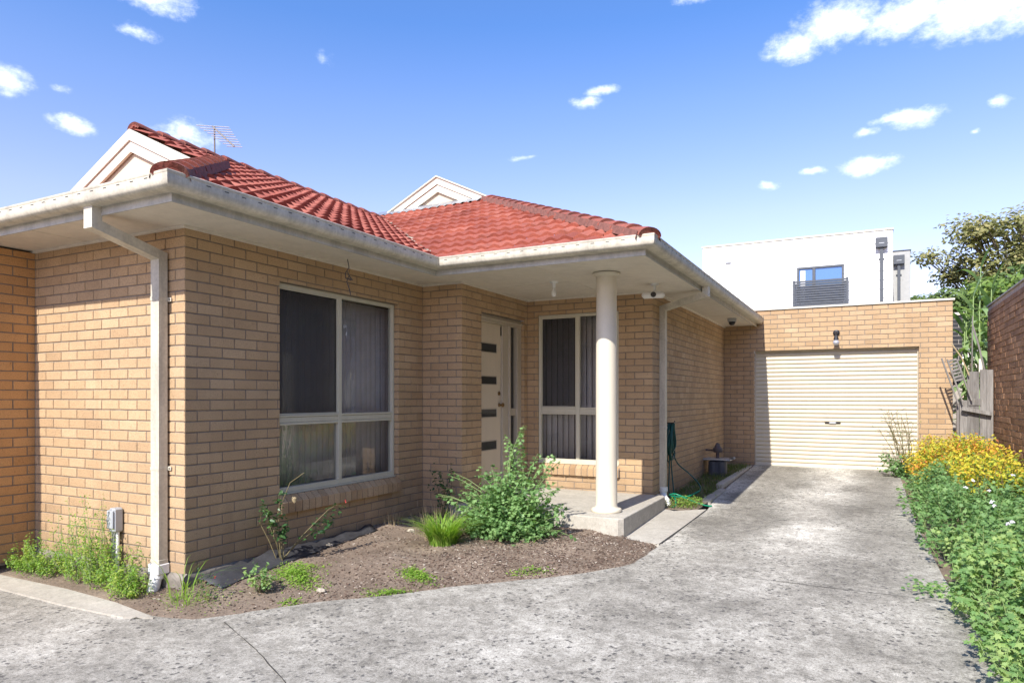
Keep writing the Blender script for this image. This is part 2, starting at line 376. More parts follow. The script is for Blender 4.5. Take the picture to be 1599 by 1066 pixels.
# ------------------------------------------------------------------ brick walls as real bricks
def brickwall(mb, O, D, Nn, L, k0, k1, openings=(), phase=0, z0=Z0, ztop=None, bl=.23, depth=.007, prot=.0, var=(0,1), rough=0):
    """O=(x,y) start; D=unit dir (x,y); Nn=outward normal; openings: (s0,s1,za,zb)"""
    O=Vector((O[0],O[1],0)); D=Vector((D[0],D[1],0)); Nn=Vector((Nn[0],Nn[1],0))
    zt=ztop if ztop is not None else z0+k1*H_COURSE
    def P(s,n,z): return O+D*s+Nn*n+Vector((0,0,z))
    def brick(s0,s1,a,b):
        if s1-s0<.012 or b-a<.012: return
        v=min(1,max(0,random.gauss(.55,.14))); c=.0035; f=prot+U(-.001,.001)+ (U(-rough,rough) if rough else 0)
        j=lambda:U(-.0012,.0012)
        o=[(s0+j(),a+j()),(s1+j(),a+j()),(s1+j(),b+j()),(s0+j(),b+j())]
        inn=[(s0+c,a+c),(s1-c,a+c),(s1-c,b-c),(s0+c,b-c)]
        vs=[P(s,f,z) for s,z in inn]+[P(s,f-c,z) for s,z in o]+[P(s,-depth-.002,z) for s,z in o]
        fs=[(0,1,2,3)]
        for i in range(4):
            q=(i+1)%4; fs+=[(4+i,4+q,q,i),(8+i,8+q,4+q,4+i)]
        mb.add(vs,fs,0,v)
    for k in range(k0,k1):
        a=z0+k*H_COURSE; b=min(a+H_COURSE-.010,zt)
        st=(0 if (k+phase)%2 else -(bl/2+.005))
        segs=[]; s=st
        while s<L:
            segs.append((max(0,s),min(L,s+bl))); s+=bl+.010
        for s0,s1 in segs:
            parts=[(s0,s1,a,b)]
            for (u0,u1,za,zb) in openings:
                npz=[]
                for (p0,p1,pa,pb) in parts:
                    if pb<=za or pa>=zb or p1<=u0 or p0>=u1: npz.append((p0,p1,pa,pb)); continue
                    if pa<za-.012: npz.append((p0,p1,pa,za)); 
                    if pb>zb+.012: npz.append((p0,p1,zb,pb))
                    aa,bb=max(pa,za),min(pb,zb)
                    if pa<za-.012 or pb>zb+.012: aa,bb=max(pa,za),min(pb,zb)
                    else: aa,bb=pa,pb
                    if p0<u0: npz.append((p0,u0,aa,bb))
                    if p1>u1: npz.append((u1,p1,aa,bb))
                parts=npz
            for p in parts: brick(*p)
    # mortar sheet
    ss=sorted(set([0,L]+[min(max(x,0),L) for o in openings for x in o[:2]])); za_=z0+k0*H_COURSE-.0
    zz=sorted(set([za_,zt]+[min(max(x,za_),zt) for o in openings for x in o[2:]]))
    for i in range(len(ss)-1):
        for j in range(len(zz)-1):
            cs,cz=(ss[i]+ss[i+1])/2,(zz[j]+zz[j+1])/2
            if any(o[0]<cs<o[1] and o[2]<cz<o[3] for o in openings): continue
            mb.face([P(ss[i],-depth,zz[j]),P(ss[i+1],-depth,zz[j]),P(ss[i+1],-depth,zz[j+1]),P(ss[i],-depth,zz[j+1])],1)

house=thing('brick_house','cream brick single storey house with red tiled roof, white porch column and cream gutters','house',(-4.743,3.54,0))
BM=[M['brick'],M['mortar']]
XW=-4.743; YF=3.54; XN=-6.83; XR=-4.19; YR=6.768; YP=8.5; XS=-2.41; YG=13.45; XG=1.29
W1=(4.516,6.29,.60,2.61)       # window 1 opening in Y,z on X=XW
W2=(-4.03,-2.86,.60,2.68)      # window 2 opening in X,z on Y=YP
DO=(7.23,8.40,.31,2.60)        # door opening
NW=2 # index offset for walls
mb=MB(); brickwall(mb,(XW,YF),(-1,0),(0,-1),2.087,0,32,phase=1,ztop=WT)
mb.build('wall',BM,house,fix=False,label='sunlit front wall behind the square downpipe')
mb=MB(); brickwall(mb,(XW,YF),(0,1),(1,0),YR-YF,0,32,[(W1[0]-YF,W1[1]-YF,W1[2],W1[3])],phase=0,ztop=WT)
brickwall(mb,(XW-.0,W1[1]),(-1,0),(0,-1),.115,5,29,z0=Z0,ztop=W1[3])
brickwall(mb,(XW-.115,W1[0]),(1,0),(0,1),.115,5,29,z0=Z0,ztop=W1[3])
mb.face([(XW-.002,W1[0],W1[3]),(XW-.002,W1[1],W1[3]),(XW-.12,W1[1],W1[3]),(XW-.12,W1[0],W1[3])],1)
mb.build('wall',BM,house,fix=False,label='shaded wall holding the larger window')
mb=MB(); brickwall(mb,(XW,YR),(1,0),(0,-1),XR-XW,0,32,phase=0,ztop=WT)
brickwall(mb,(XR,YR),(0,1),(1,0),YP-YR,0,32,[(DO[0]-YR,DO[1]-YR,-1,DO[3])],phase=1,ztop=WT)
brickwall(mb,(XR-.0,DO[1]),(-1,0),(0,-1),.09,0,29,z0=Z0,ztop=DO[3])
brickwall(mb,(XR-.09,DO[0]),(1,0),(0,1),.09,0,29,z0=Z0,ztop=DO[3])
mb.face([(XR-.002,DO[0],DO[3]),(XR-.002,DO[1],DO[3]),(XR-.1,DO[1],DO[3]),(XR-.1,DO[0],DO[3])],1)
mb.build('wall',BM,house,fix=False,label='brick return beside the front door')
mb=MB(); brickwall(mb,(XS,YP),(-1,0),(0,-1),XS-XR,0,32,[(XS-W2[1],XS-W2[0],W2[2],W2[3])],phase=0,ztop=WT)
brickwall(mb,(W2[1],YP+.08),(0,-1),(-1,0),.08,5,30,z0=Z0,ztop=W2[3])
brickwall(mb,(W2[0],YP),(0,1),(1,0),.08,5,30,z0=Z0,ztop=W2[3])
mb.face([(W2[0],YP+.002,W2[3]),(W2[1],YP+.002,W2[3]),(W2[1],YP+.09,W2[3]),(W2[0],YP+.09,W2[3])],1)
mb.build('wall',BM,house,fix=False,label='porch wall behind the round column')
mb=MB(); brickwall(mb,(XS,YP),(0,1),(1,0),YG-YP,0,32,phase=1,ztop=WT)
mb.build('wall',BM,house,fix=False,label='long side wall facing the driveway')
# neighbouring unit wall (left edge)
mb=MB(); brickwall(mb,(XN,1.2),(0,1),(1,0),YF-1.2,-1,32,phase=0,ztop=WT-.03)
mb.box(XN-.24,XN-.0105,1.2,YF,.05,WT-.03,1); 
nb=mb.build('brick_wall',[M['brick_left'],M['mortar']],None,fix=False)
tag(nb,'orange brick wall in shade at the far left edge, meeting the sunlit house wall','wall')

g=MB()
for (x,y) in ((XW,YR),(XR,YP),(XS,YG)):
    g=MB(); g.box(x-.03,x+.0015,y-.0015,y+.03,.1,WT); g.build('corner_joint',M['mortar'],house)
g=MB(); g.box(XN-.03,XN+.0015,YF-.0015,YF+.03,.05,WT)
g.build('corner_joint',M['mortar'],house)
# footing under the brickwork
def footing(mb,O,D,Nn,L,z0,z1,prot=.03,m=0):
    O=Vector((*O,0)); D=Vector((*D,0)); Nn=Vector((*Nn,0)); n=max(2,int(L/.035)); rows=7
    vs=[]; 
    for i in range(n+1):
        s=L*i/n
        for j in range(rows+1):
            t=j/rows; z=z0+(z1-z0)*t
            q=noise.fractal(Vector((s*4+O.x,z*6,O.y)),1,2,4)
            p=prot*(1-.3*t)+.028*q
            if j==rows: p=-.008; z=z1
            vs.append(O+D*s+Nn*p+Vector((0,0,z+(.012*q if 0<j<rows else 0))))
    fs=[(i*(rows+1)+j,(i+1)*(rows+1)+j,(i+1)*(rows+1)+j+1,i*(rows+1)+j+1) for i in range(n) for j in range(rows)]
    mb.add(vs,fs,m)
mb=MB(); footing(mb,(XN,YF),(1,0),(0,-1),XW-XN+.02,-.06,.165); footing(mb,(XW,YF-.02),(0,1),(1,0),YR-YF+.02,-.06,.165)
footing(mb,(XW,YR),(1,0),(0,-1),XR-XW,-.06,.165); footing(mb,(XS,YP),(0,1),(1,0),YG-YP,.0,.165,.008)
mb.build('footing',M['concrete_foot'],house,smooth=True,fix=False)

# ---- brick sills
def sill(name,P,s0,s1,z_in,z_out,prot,parent):
    mb=MB(); s=s0
    while s<s1-.02:
        e=min(s+.076,s1); v=R()
        # cross section (n,z): sloped top
        prof=[(-.02,z_in),(prot,z_out),(prot,z_out-.098),(-.02,z_out-.098)]
        g=U(-.0015,.0015)
        vs=[P(s,n+(g if n>0 else 0),z) for n,z in prof]+[P(e,n+(g if n>0 else 0),z) for n,z in prof]
        mb.add(vs,[(0,1,2,3),(4,7,6,5),(0,4,5,1),(1,5,6,2),(2,6,7,3)],0,v); s=e+.010
    prof=[(-.02,z_in-.006),(prot-.007,z_out-.006),(prot-.007,z_out-.092),(-.02,z_out-.092)]
    vs=[P(s0+.004,n,z) for n,z in prof]+[P(s1-.004,n,z) for n,z in prof]
    mb.add(vs,[(0,1,2,3),(4,7,6,5),(0,4,5,1),(1,5,6,2),(2,6,7,3)],1)
    return mb.build(name,BM,parent)

# ---- windows
def add_window(kind, A, B, zb, zt, railz, mull, face_, parent, label, back=.115):
    """kind 'X': pane plane at x=face_, spans Y A..B, outward +X. kind 'Y': plane y=face_, spans X A..B, outward -Y"""
    def bx(m_, s0,s1,n0,n1,z0,z1,mi=0,ch=.003):
        if kind=='X': m_.cbox(face_+n0,face_+n1,s0,s1,z0,z1,ch,mi)
        else: m_.cbox(s0,s1,face_-n1,face_-n0,z0,z1,ch,mi)
    fw=.038
    f=MB()
    bx(f,A,A+fw,-.03,.03,zb,zt); bx(f,B-fw,B,-.03,.03,zb,zt)
    bx(f,A+fw,B-fw,-.03,.0305,zt-fw,zt); bx(f,A+fw,B-fw,-.03,.0305,zb,zb+fw+.01); bx(f,A+.001,B-.001,-.02,.05,zb-.018,zb)
    bx(f,mull-.026,mull+.026,-.03,.028,zb+fw+.01,zt-fw)
    for s0,s1 in ((A+fw,mull-.026),(mull+.026,B-fw)):
        bx(f,s0,s1,-.028,.024,railz-.026,railz+.022)
        bx(f,s0,s1,-.028,.032,railz+.024,railz+.044)
        bx(f,s0,s1,-.028,.028,railz-.052,railz-.028)
    w=f.build('window',M['frame'],parent,label=label)
    def quad(m_,s0,s1,n,z0,z1,mi=0,a=.5):
        if kind=='X': m_.face([(face_+n,s0,z0),(face_+n,s1,z0),(face_+n,s1,z1),(face_+n,s0,z1)],mi,a)
        else: m_.face([(s0,face_-n,z0),(s1,face_-n,z0),(s1,face_-n,z1),(s0,face_-n,z1)],mi,a)
    for s0,s1 in ((A+fw,mull-.026),(mull+.026,B-fw)):
        for z0,z1 in ((zb+fw+.008,railz-.05),(railz+.042,zt-fw)):
            g=MB(); quad(g,s0-.005,s1+.005,-.004,z0-.005,z1+.005); g.build('pane',M['glass'],w,fix=False)
    g=MB(); s0,s1=A+fw,mull-.026
    quad(g,s0+.012,s1-.012,.012,railz+.056,zt-fw-.012); g.build('fly_screen',M['screen'],w,fix=False)
    g=MB()
    for (p,q) in ((s0+.001,s0+.014),(s1-.014,s1-.001)): bx(g,p,q,.005,.02,railz+.045,zt-fw-.001,0,.002)
    for (p,q) in ((railz+.045,railz+.058),(zt-fw-.014,zt-fw-.001)): bx(g,s0+.014,s1-.014,.005,.02,p,q,0,.002)
    g.build('screen_frame',M['frame'],w)
    # vertical blinds: real turned strips
    bl=MB(); s=A-.06; i=0
    while s<B+.12:
        wd=.089; ang=math.radians(U(11,17)); c_,s_=math.cos(ang)*wd/2,math.sin(ang)*wd/2
        n=-.16; zt_=zt-.03; zb_=zb+.0
        pts=[]
        for t in range(5):
            q=(t/4-.5)*2; bow=.009*(1-q*q)
            pts.append((s+wd/2+c_*q, n+s_*q+bow))
        for t in range(4):
            (a0,n0),(a1,n1)=pts[t],pts[t+1]
            if kind=='X': bl.face([(face_+n0,a0,zb_),(face_+n1,a1,zb_),(face_+n1,a1,zt_),(face_+n0,a0,zt_)])
            else: bl.face([(a0,face_-n0,zb_),(a1,face_-n1,zb_),(a1,face_-n1,zt_),(a0,face_-n0,zt_)])
        s+=wd*.965; i+=1
    bo=bl.build('vertical_blind',M['blind'],w,smooth=True,fix=False)
    so=bo.modifiers.new('thick','SOLIDIFY'); so.thickness=.0012
    # the room behind
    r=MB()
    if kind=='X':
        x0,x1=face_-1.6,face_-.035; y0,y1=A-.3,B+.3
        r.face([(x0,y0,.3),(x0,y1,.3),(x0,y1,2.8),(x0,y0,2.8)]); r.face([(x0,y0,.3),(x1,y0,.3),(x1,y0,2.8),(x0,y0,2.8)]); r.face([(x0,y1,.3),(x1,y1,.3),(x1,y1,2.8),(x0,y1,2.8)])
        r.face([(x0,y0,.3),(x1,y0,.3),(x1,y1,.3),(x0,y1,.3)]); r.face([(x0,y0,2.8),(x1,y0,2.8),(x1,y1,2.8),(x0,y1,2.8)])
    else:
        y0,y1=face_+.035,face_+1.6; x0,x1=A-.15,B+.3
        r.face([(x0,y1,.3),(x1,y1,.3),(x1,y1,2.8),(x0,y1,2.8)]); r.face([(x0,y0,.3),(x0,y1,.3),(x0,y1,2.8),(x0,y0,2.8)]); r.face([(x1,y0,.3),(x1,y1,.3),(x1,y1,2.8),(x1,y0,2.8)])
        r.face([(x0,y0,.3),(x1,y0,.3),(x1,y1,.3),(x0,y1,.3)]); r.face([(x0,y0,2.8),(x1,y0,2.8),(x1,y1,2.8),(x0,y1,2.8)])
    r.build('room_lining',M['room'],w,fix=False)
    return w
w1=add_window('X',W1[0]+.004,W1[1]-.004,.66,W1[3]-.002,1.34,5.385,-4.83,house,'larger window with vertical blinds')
sill('brick_sill',lambda s,n,z:(XW+n,s,z),4.50,6.31,.645,.585,.045,house)
w2=add_window('Y',W2[0]+.004,W2[1]-.004,.665,W2[3]-.002,1.37,-3.445,YP+.055,house,'smaller window behind the column')
sill('brick_sill',lambda s,n,z:(s,YP-n,z),-4.05,-2.84,.65,.60,.045,house)

# ---- front door with sidelight
dx=-4.28
d=MB(); d.cbox(dx-.035,dx,DO[0]+.03,7.89,.335,2.50,.004)
door=d.build('front_door',M['door'],house)
f=MB()
f.cbox(dx-.05,dx+.03,7.89,8.075,.32,2.50,.005); f.cbox(dx-.052,dx+.055,8.04,8.075,.32,2.498,.004)
f.cbox(dx-.05,dx+.05,8.275,8.398,.32,2.50,.005); f.cbox(dx-.05,dx+.052,DO[0],8.398,2.50,2.598,.005); f.cbox(dx-.03,dx+.08,DO[0],8.39,2.535,2.56,.004)
f.cbox(dx-.05,dx+.045,DO[0],DO[0]+.03,.32,2.50,.004); f.cbox(dx-.03,dx+.025,8.075,8.275,1.30,1.40,.004); f.cbox(dx-.05,dx+.06,DO[0],8.398,.302,.335,.004)
fr=f.build('door_frame',M['door_frame'],door)
g=MB(); g.face([(dx-.01,8.07,.33),(dx-.01,8.28,.33),(dx-.01,8.28,2.5),(dx-.01,8.07,2.5)]); g.build('sidelight_glass',M['glass_dark'],door,fix=False)
for a,b in ((2.13,2.235),(1.72,1.815),(1.30,1.395),(.88,.985)):
    g=MB(); g.cbox(dx-.02,dx+.003,7.36,7.765,a,b,.002); 
    g.build('glass_slot',M['glass_dark'],door)
    g=MB()
    for q in ((7.345,7.36,a-.012,b+.012),(7.765,7.78,a-.012,b+.012),(7.36,7.765,a-.012,a),(7.36,7.765,b,b+.012)): g.cbox(dx-.01,dx+.006,*q,.002)
    g.build('slot_trim',M['door_frame'],door)
g=MB(); g.lathe((0,0,0),[(.001,0),(.026,0),(.026,.006),(.012,.012),(.012,.04),(.026,.048),(.03,.062),(.02,.074),(.001,.076)],20)
g.v=[(dx+z,7.84+y,1.45+x) for x,y,z in g.v]; g.build('handle',M['brass'],door,smooth=True)
g=MB(); g.lathe((0,0,0),[(.001,0),(.027,0),(.027,.012),(.018,.016),(.001,.018)],20)
g.v=[(dx+z,7.835+y,1.60+x) for x,y,z in g.v]; g.build('deadlock',M['brass'],door,smooth=True)
g=MB(); g.cbox(dx+.0,dx+.012,7.875,7.9,2.36,2.48,.002); g.build('hinge',M['black'],door)
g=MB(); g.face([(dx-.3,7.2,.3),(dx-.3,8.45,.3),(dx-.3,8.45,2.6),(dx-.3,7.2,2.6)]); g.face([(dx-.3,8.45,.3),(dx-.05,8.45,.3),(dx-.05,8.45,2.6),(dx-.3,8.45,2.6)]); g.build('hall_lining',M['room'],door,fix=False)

# ---- porch slab, apron, column
def slab(name,outline,z0,z1,mat,parent,bev=.012,zf=None):
    bm=bmesh.new(); vs=[bm.verts.new((x,y,z1 if zf is None else zf(x,y))) for x,y in outline]; f=bm.faces.new(vs)
    r=bmesh.ops.extrude_face_region(bm,geom=[f]); 
    for v in [e for e in r['geom'] if isinstance(e,bmesh.types.BMVert)]: v.co.z=z0 if zf is None else v.co.z-z0
    bmesh.ops.recalc_face_normals(bm,faces=bm.faces)
    top=[e for e in bm.edges if all(abs(v.co.z-(z1 if zf is None else zf(v.co.x,v.co.y)))<1e-5 for v in e.verts)]
    if bev: bmesh.ops.bevel(bm,geom=top,offset=bev,segments=3,affect='EDGES',profile=.6)
    bmesh.ops.triangulate(bm,faces=[f for f in bm.faces if len(f.verts)>4])
    me=bpy.data.meshes.new(name); bm.to_mesh(me); bm.free(); me.materials.append(mat)
    o=bpy.data.objects.new(name,me); COL.objects.link(o)
    if parent:
        o.parent=parent; off=WO[parent.name]; o.data.transform(Matrix.Translation(-off)); WO[o.name]=off
    return o
slab('porch_slab',[(XR-.15,6.65),(-2.245,6.65),(-2.20,6.70),(-2.23,8.42),(-2.30,8.494),(XR-.15,8.494)],-.02,.31,M['slab'],house,.014)
g=MB(); cx,cy=-2.50,7.02
g.lathe((cx,cy,.31),[(.001,0),(.158,0),(.164,.008),(.166,.022),(.158,.036),(.135,.044),(.122,.052),(.116,.07),(.115,.6),(.1145,1.4),(.112,2.0),(.108,2.535),(.118,2.55),(.14,2.556),(.150,2.568),(.150,2.582),(.001,2.589)],48)
col=g.build('porch_column',M['column'],house,smooth=True); smooth_by_angle(col,40)

# ---- soffit, fascia, gutter
FX,FY,FPX,FPY=-4.145,2.995,-1.815,6.165
g=MB()
for x0,x1,y0,y1 in ((-9.0,-4.16,3.01,YF+.02),(XW-.02,-4.16,YF+.02,YR+.02),(-4.16,-1.83,6.18,YR+.02),(XR-.02,-1.83,YR+.02,YP+.02),(XS-.02,-1.83,YP+.02,YG)):
    g.box(x0,x1,y0,y1,S_Z,S_Z+.01)
for x in (-8.2,-6.0): g.box(x-.015,x+.015,3.015,YF,S_Z-.004,S_Z-.0005)
for y in (4.7,): g.box(XW,-4.165,y-.012,y+.012,S_Z-.004,S_Z-.0005)
g.box(-3.05,-3.02,6.19,YP,S_Z-.004,S_Z-.0005); g.box(XR,-3.05,7.35,7.37,S_Z-.004,S_Z-.0005)
for y in (9.6,11.6): g.box(XS,-1.84,y-.012,y+.012,S_Z-.004,S_Z-.0005)
# bead where soffit meets brick
for (x0,x1,y0,y1) in ((-9,XW,YF-.022,YF),(XW,XW+.022,YF-.022,YR-.022),(XW,XR,YR-.022,YR),(XR,XR+.022,YR-.022,YP-.022),(XR,XS,YP-.022,YP),(XS,XS+.022,YP-.022,YG)):
    g.box(x0,x1,y0,y1,S_Z-.022,S_Z-.0008)
g.build('soffit',M['soffit'],house)
P0,P1,P2,P3,P4=(-9.0,FY),(FX,FY),(FX,FPY),(FPX,FPY),(FPX,YG-.01)
def fn(p,sx,sy): return lambda o,z:(p[0]+o*sx,p[1]-o*sy,z)
path=[fn(P0,0,1),fn(P1,1,1),fn(P2,1,1),fn(P3,1,1),fn(P4,1,0)]
g=MB(); g.sweep(path,[(-.012,2.868),(.0,2.868),(.0,2.925),(.004,2.928),(.004,3.0),(-.012,3.0)]); g.build('fascia',M['fascia'],house)
g=MB(); prof=[(.005,3.0),(.005,2.932),(.012,2.926),(.075,2.926),(.098,2.936),(.112,2.958),(.1155,2.985),(.1145,3.018),(.118,3.022),(.1185,3.036),(.110,3.042),(.102,3.037),(.103,3.028),(.108,3.02),(.108,2.985),(.095,2.945),(.075,2.932),(.012,2.932),(.009,3.0)]
g.sweep(path,prof)
segs=[((-9,FY),(FX,FY),(0,-1)),((FX,FY+.1),(FX,FPY-.1),(1,0)),((FX+.1,FPY),(FPX,FPY),(0,-1)),((FPX,FPY),(FPX,YG),(1,0))]
for a,b,nn in segs:
    L=math.hypot(b[0]-a[0],b[1]-a[1]); t=.1
    while t<L-.1:
        x=a[0]+(b[0]-a[0])*t/L; y=a[1]+(b[1]-a[1])*t/L
        if nn[0]: g.box(x+.113,x+.1162,y-.018,y+.018,3.002,3.008,1)
        else: g.box(x-.018,x+.018,y-.1162,y-.113,3.002,3.008,1)
        t+=.15
gu=g.build('gutter',[M['gutter_paint'],M['slot']],house); smooth_by_angle(gu,40)

# ---- downpipes
def rectpipe(mb,pts,wx,wy,m=0):
    """square section following pts; section axes X and perpendicular in the path plane"""
    pts=[Vector(p) for p in pts]; rings=[]
    ax=Vector((1,0,0)) if wx[0]=='x' else Vector((0,1,0)); w=wx[1]; h=wy
    for i,p in enumerate(pts):
        if i==0: t=pts[1]-pts[0]; sc_=1
        elif i==len(pts)-1: t=pts[-1]-pts[-2]; sc_=1
        else:
            a=(pts[i]-pts[i-1]).normalized(); b=(pts[i+1]-pts[i]).normalized(); t=a+b; sc_=1/max(.3,math.cos(a.angle(b)/2))
        nrm=ax.cross(t.normalized()).normalized()
        rings.append([p+ax*(sx*w/2)+nrm*(sn*h/2*sc_) for sx,sn in ((-1,-1),(1,-1),(1,1),(-1,1))])
    vs=[v for r in rings for v in r]; k=len(rings)
    fs=[(i*4+j,i*4+(j+1)%4,(i+1)*4+(j+1)%4,(i+1)*4+j) for i in range(k-1) for j in range(4)]+[(0,1,2,3),tuple(range(4*k-4,4*k))]
    mb.add(vs,fs,m)
g=MB(); px_=-4.975
rectpipe(g,[(px_,2.965,2.935),(px_,2.965,2.80),(px_,3.485,2.665),(px_,3.485,.25)],('x',.10),.075)
g.cbox(px_-.054,px_+.054,3.443,3.529,2.33,2.345,.002); g.cbox(px_-.0535,px_+.0535,3.4435,3.528,.20,.27,.004)
for z in (2.325,.985):
    g.cbox(px_-.054,px_+.085,3.526,3.533,z-.016,z+.016,.002); g.cbox(px_-.053,px_+.053,3.444,3.53,z-.012,z+.012,.001)
    g.tube([(px_+.072,3.526,z),(px_+.072,3.519,z)],.005,8,1)
p=g.build('downpipe',[M['gutter_paint'],M['black']],house,label='square cream downpipe on the sunlit front wall')
g=MB(); g.cbox(px_-.062,px_+.062,3.43,3.535,.155,.235,.006); g.tube([(px_-.0,3.482,.20),(px_-.012,3.46,.10),(px_-.03,3.43,-.05)],.046,24); g.tube([(px_-.001,3.478,.165),(px_-.006,3.469,.125)],.052,24)
g.build('pvc_adaptor',M['pvc'],p)
g=MB(); py_=8.87
rectpipe(g,[(-1.765,8.62,2.935),(-1.765,8.62,2.83),(-2.372,8.87,2.72),(-2.372,8.87,.34)],('y',.09),.075)
for z in (2.30,1.15): g.cbox(-2.412,-2.33,8.818,8.922,z-.014,z+.014,.002)
p=g.build('downpipe',M['gutter_paint'],house,label='square cream downpipe on the shaded side wall')
g=MB()
g.tube([(-2.37,8.87,.36),(-2.37,8.87,.29),(-2.36,8.84,.25),(-2.30,8.74,.20),(-2.27,8.69,.16),(-2.26,8.68,.06)],[.048,.048,.046,.046,.046,.046],24)
g.tube([(-2.37,8.87,.37),(-2.37,8.87,.31)],.056,24); g.tube([(-2.315,8.765,.21),(-2.285,8.715,.18)],.054,24)
o=g.build('pvc_bend',M['pvc'],p); smooth_by_angle(o,50)

# ------------------------------------------------------------------ roof
T=.48; EZ=2.972; GA=.32; TW=.33
nU=Vector((0,0,1))
def tileplane(mb, O, E, Uh, e0, e1, h0, h1, clips=(), seedv=0, step=.038):
    """O eave origin, E unit along eave, Uh unit upslope horizontally; h horizontal distance."""
    O=Vector(O); E=Vector(E); Uh=Vector(Uh)
    nrm=(Vector((0,0,1))-Uh*T).normalized()
    sl=math.sqrt(1+T*T); gh=GA/sl
    bm=bmesh.new(); lay=bm.faces.layers.float.new('var'); nx=16
    i0=int(math.floor(h0/gh)); i1=int(math.ceil(h1/gh))
    j0=int(math.floor(e0/TW))-1; j1=int(math.ceil(e1/TW))+1
    def prof(q):   # q 0..1 across one tile: two rounded rolls
        return .030*abs(math.cos((q-.25)*2*math.pi))**1.5 if (abs(q-.25)<.19 or abs(q-.75)<.19) else .030*abs(math.cos((q-.25)*2*math.pi))**1.5*.5
    for i in range(i0,i1+1):
        for j in range(j0,j1+1):
            v=min(1,max(0,random.gauss(.5,.26))); jit=U(-.003,.003); jz=U(-.002,.003); sk=U(-.003,.003)
            rows=[(0,step),(.5,step*.55),(1.04,0.001)]
            grid=[]
            for (t,l) in rows:
                r=[]
                for k in range(nx+1):
                    q=k/nx; e=(j+q*.985)*TW; h=.055+(i+t)*gh+jit*(1 if t==0 else 0)+sk*(q-.5)*(1 if t==0 else 0)
                    P=O+E*e+Uh*h+Vector((0,0,T*h))+nrm*(prof(q)+l+jz)
                    r.append(bm.verts.new(P))
                grid.append(r)
            low=[bm.verts.new(vv.co-nrm*(.044)+Uh*0.0) for vv in grid[0]]
            allr=[low]+grid
            for a in range(3):
                for k in range(nx):
                    f=bm.faces.new((allr[a][k],allr[a][k+1],allr[a+1][k+1],allr[a+1][k])); f[lay]=v; f.smooth=(a>0)
            # little side lip
            for rr,k in ((grid,0),(grid,nx)):
                b0=bm.verts.new(rr[0][k].co-nrm*.014); b1=bm.verts.new(rr[2][k].co-nrm*.010)
                f=bm.faces.new((rr[0][k],rr[1][k],rr[2][k],b1,b0)); f[lay]=v
    for co,no in clips:   # keep the side the normal points to
        bmesh.ops.bisect_plane(bm,geom=bm.verts[:]+bm.edges[:]+bm.faces[:],plane_co=Vector(co),plane_no=-Vector(no),clear_outer=True)
    base=len(mb.v); bm.verts.index_update()
    mb.v.extend([tuple(v.co) for v in bm.verts])
    for f in bm.faces: mb.f.append(tuple(v.index+base for v in f.verts)); mb.m.append(0); mb.a.append(f[lay])
    bm.free()
roof=None
EX=-4.05; EY=2.90; RX1=-7.58; GY1=5.02; WR1=EX-RX1
g=MB()
s2=1/math.sqrt(2)
# left wing, slope facing the driveway
tileplane(g,(EX,0,EZ),(0,1,0),(-1,0,0),2.6,5.4,0,EY and (GY1-EY),[((EX,EY,0),(s2,s2,0)),((EX,6.07,0),(-s2,-s2,0))][:1]+[((EX-(GY1-EY),0,0),(1,0,0)),((0,5.3,0),(0,-1,0)),((0,EY-.04,0),(0,1,0))])
tileplane(g,(EX,0,EZ),(0,1,0),(-1,0,0),5.3,10,0,WR1,[((0,5.3,0),(0,1,0)),((EX,6.07,0),(-s2,-s2,0)),((RX1,0,0),(1,0,0))])
tileplane(g,(EX,0,EZ),(0,1,0),(-1,0,0),4.8,5.4,GY1-EY-.3,WR1,[((EX-(GY1-EY),0,0),(-1,0,0)),((0,GY1-.06,0),(0,1,0)),((0,5.3,0),(0,-1,0)),((RX1,0,0),(1,0,0))])
roof=g.build('roof',M['tile'],house,fix=False,label='red tiled slope of the left wing')
g=MB()  # front hip under the first gablet and far slope
tileplane(g,(0,EY,EZ-.055),(1,0,0),(0,1,0),-9.5,EX,0,GY1-EY,[((EX,EY,0),(-s2,-s2,0)),((0,GY1,0),(0,-1,0)),((-9.0,0,0),(1,0,0))])
g.build('roof',M['tile'],house,fix=False,label='front hip face below the left gable')
g=MB()
for (x0,z0_,x1,z1_,y0,y1) in ((RX1,EZ+T*WR1,RX1-4.4,EZ+T*(WR1-4.4),GY1,13.4),(-6.70,EZ+T*4.98-.07,-11.7,EZ-.07,10.0,13.4)):
    g.add([(x0,y0,z0_),(x0,y1,z0_),(x1,y1,z1_),(x1,y0,z1_)],[(0,1,2,3)])
g.build('roof',M['tile'],house,fix=False,label='far slope of the roof')
EPX=-1.72; EPY=6.07; GY2=10.06; RX2=-6.70
g=MB()
tileplane(g,(0,EPY,EZ),(1,0,0),(0,1,0),-8.3,EPX,0,GY2-EPY,[((EPX,EPY,0),(-s2,-s2,0)),((EX,EPY,0),(s2,s2,0)),((0,GY2,0),(0,-1,0))])
g.build('roof',M['tile'],house,fix=False,label='red tiled slope above the porch')
g=MB()
tileplane(g,(EPX,0,EZ),(0,1,0),(-1,0,0),6.0,YG-.05,0,GY2-EPY,[((EPX,EPY,0),(s2,s2,0)),((0,YG-.02,0),(0,-1,0)),((EPX-(GY2-EPY),0,0),(1,0,0))])
tileplane(g,(EPX,0,EZ-.07),(0,1,0),(-1,0,0),10,YG-.05,GY2-EPY,EPX-RX2,[((0,GY2-.05,0),(0,1,0)),((0,YG-.02,0),(0,-1,0)),((RX2,0,0),(1,0,0)),((EPX-(GY2-EPY),0,0),(-1,0,0))])
g.build('roof',M['tile'],house,fix=False,label='red tiled slope above the driveway side')

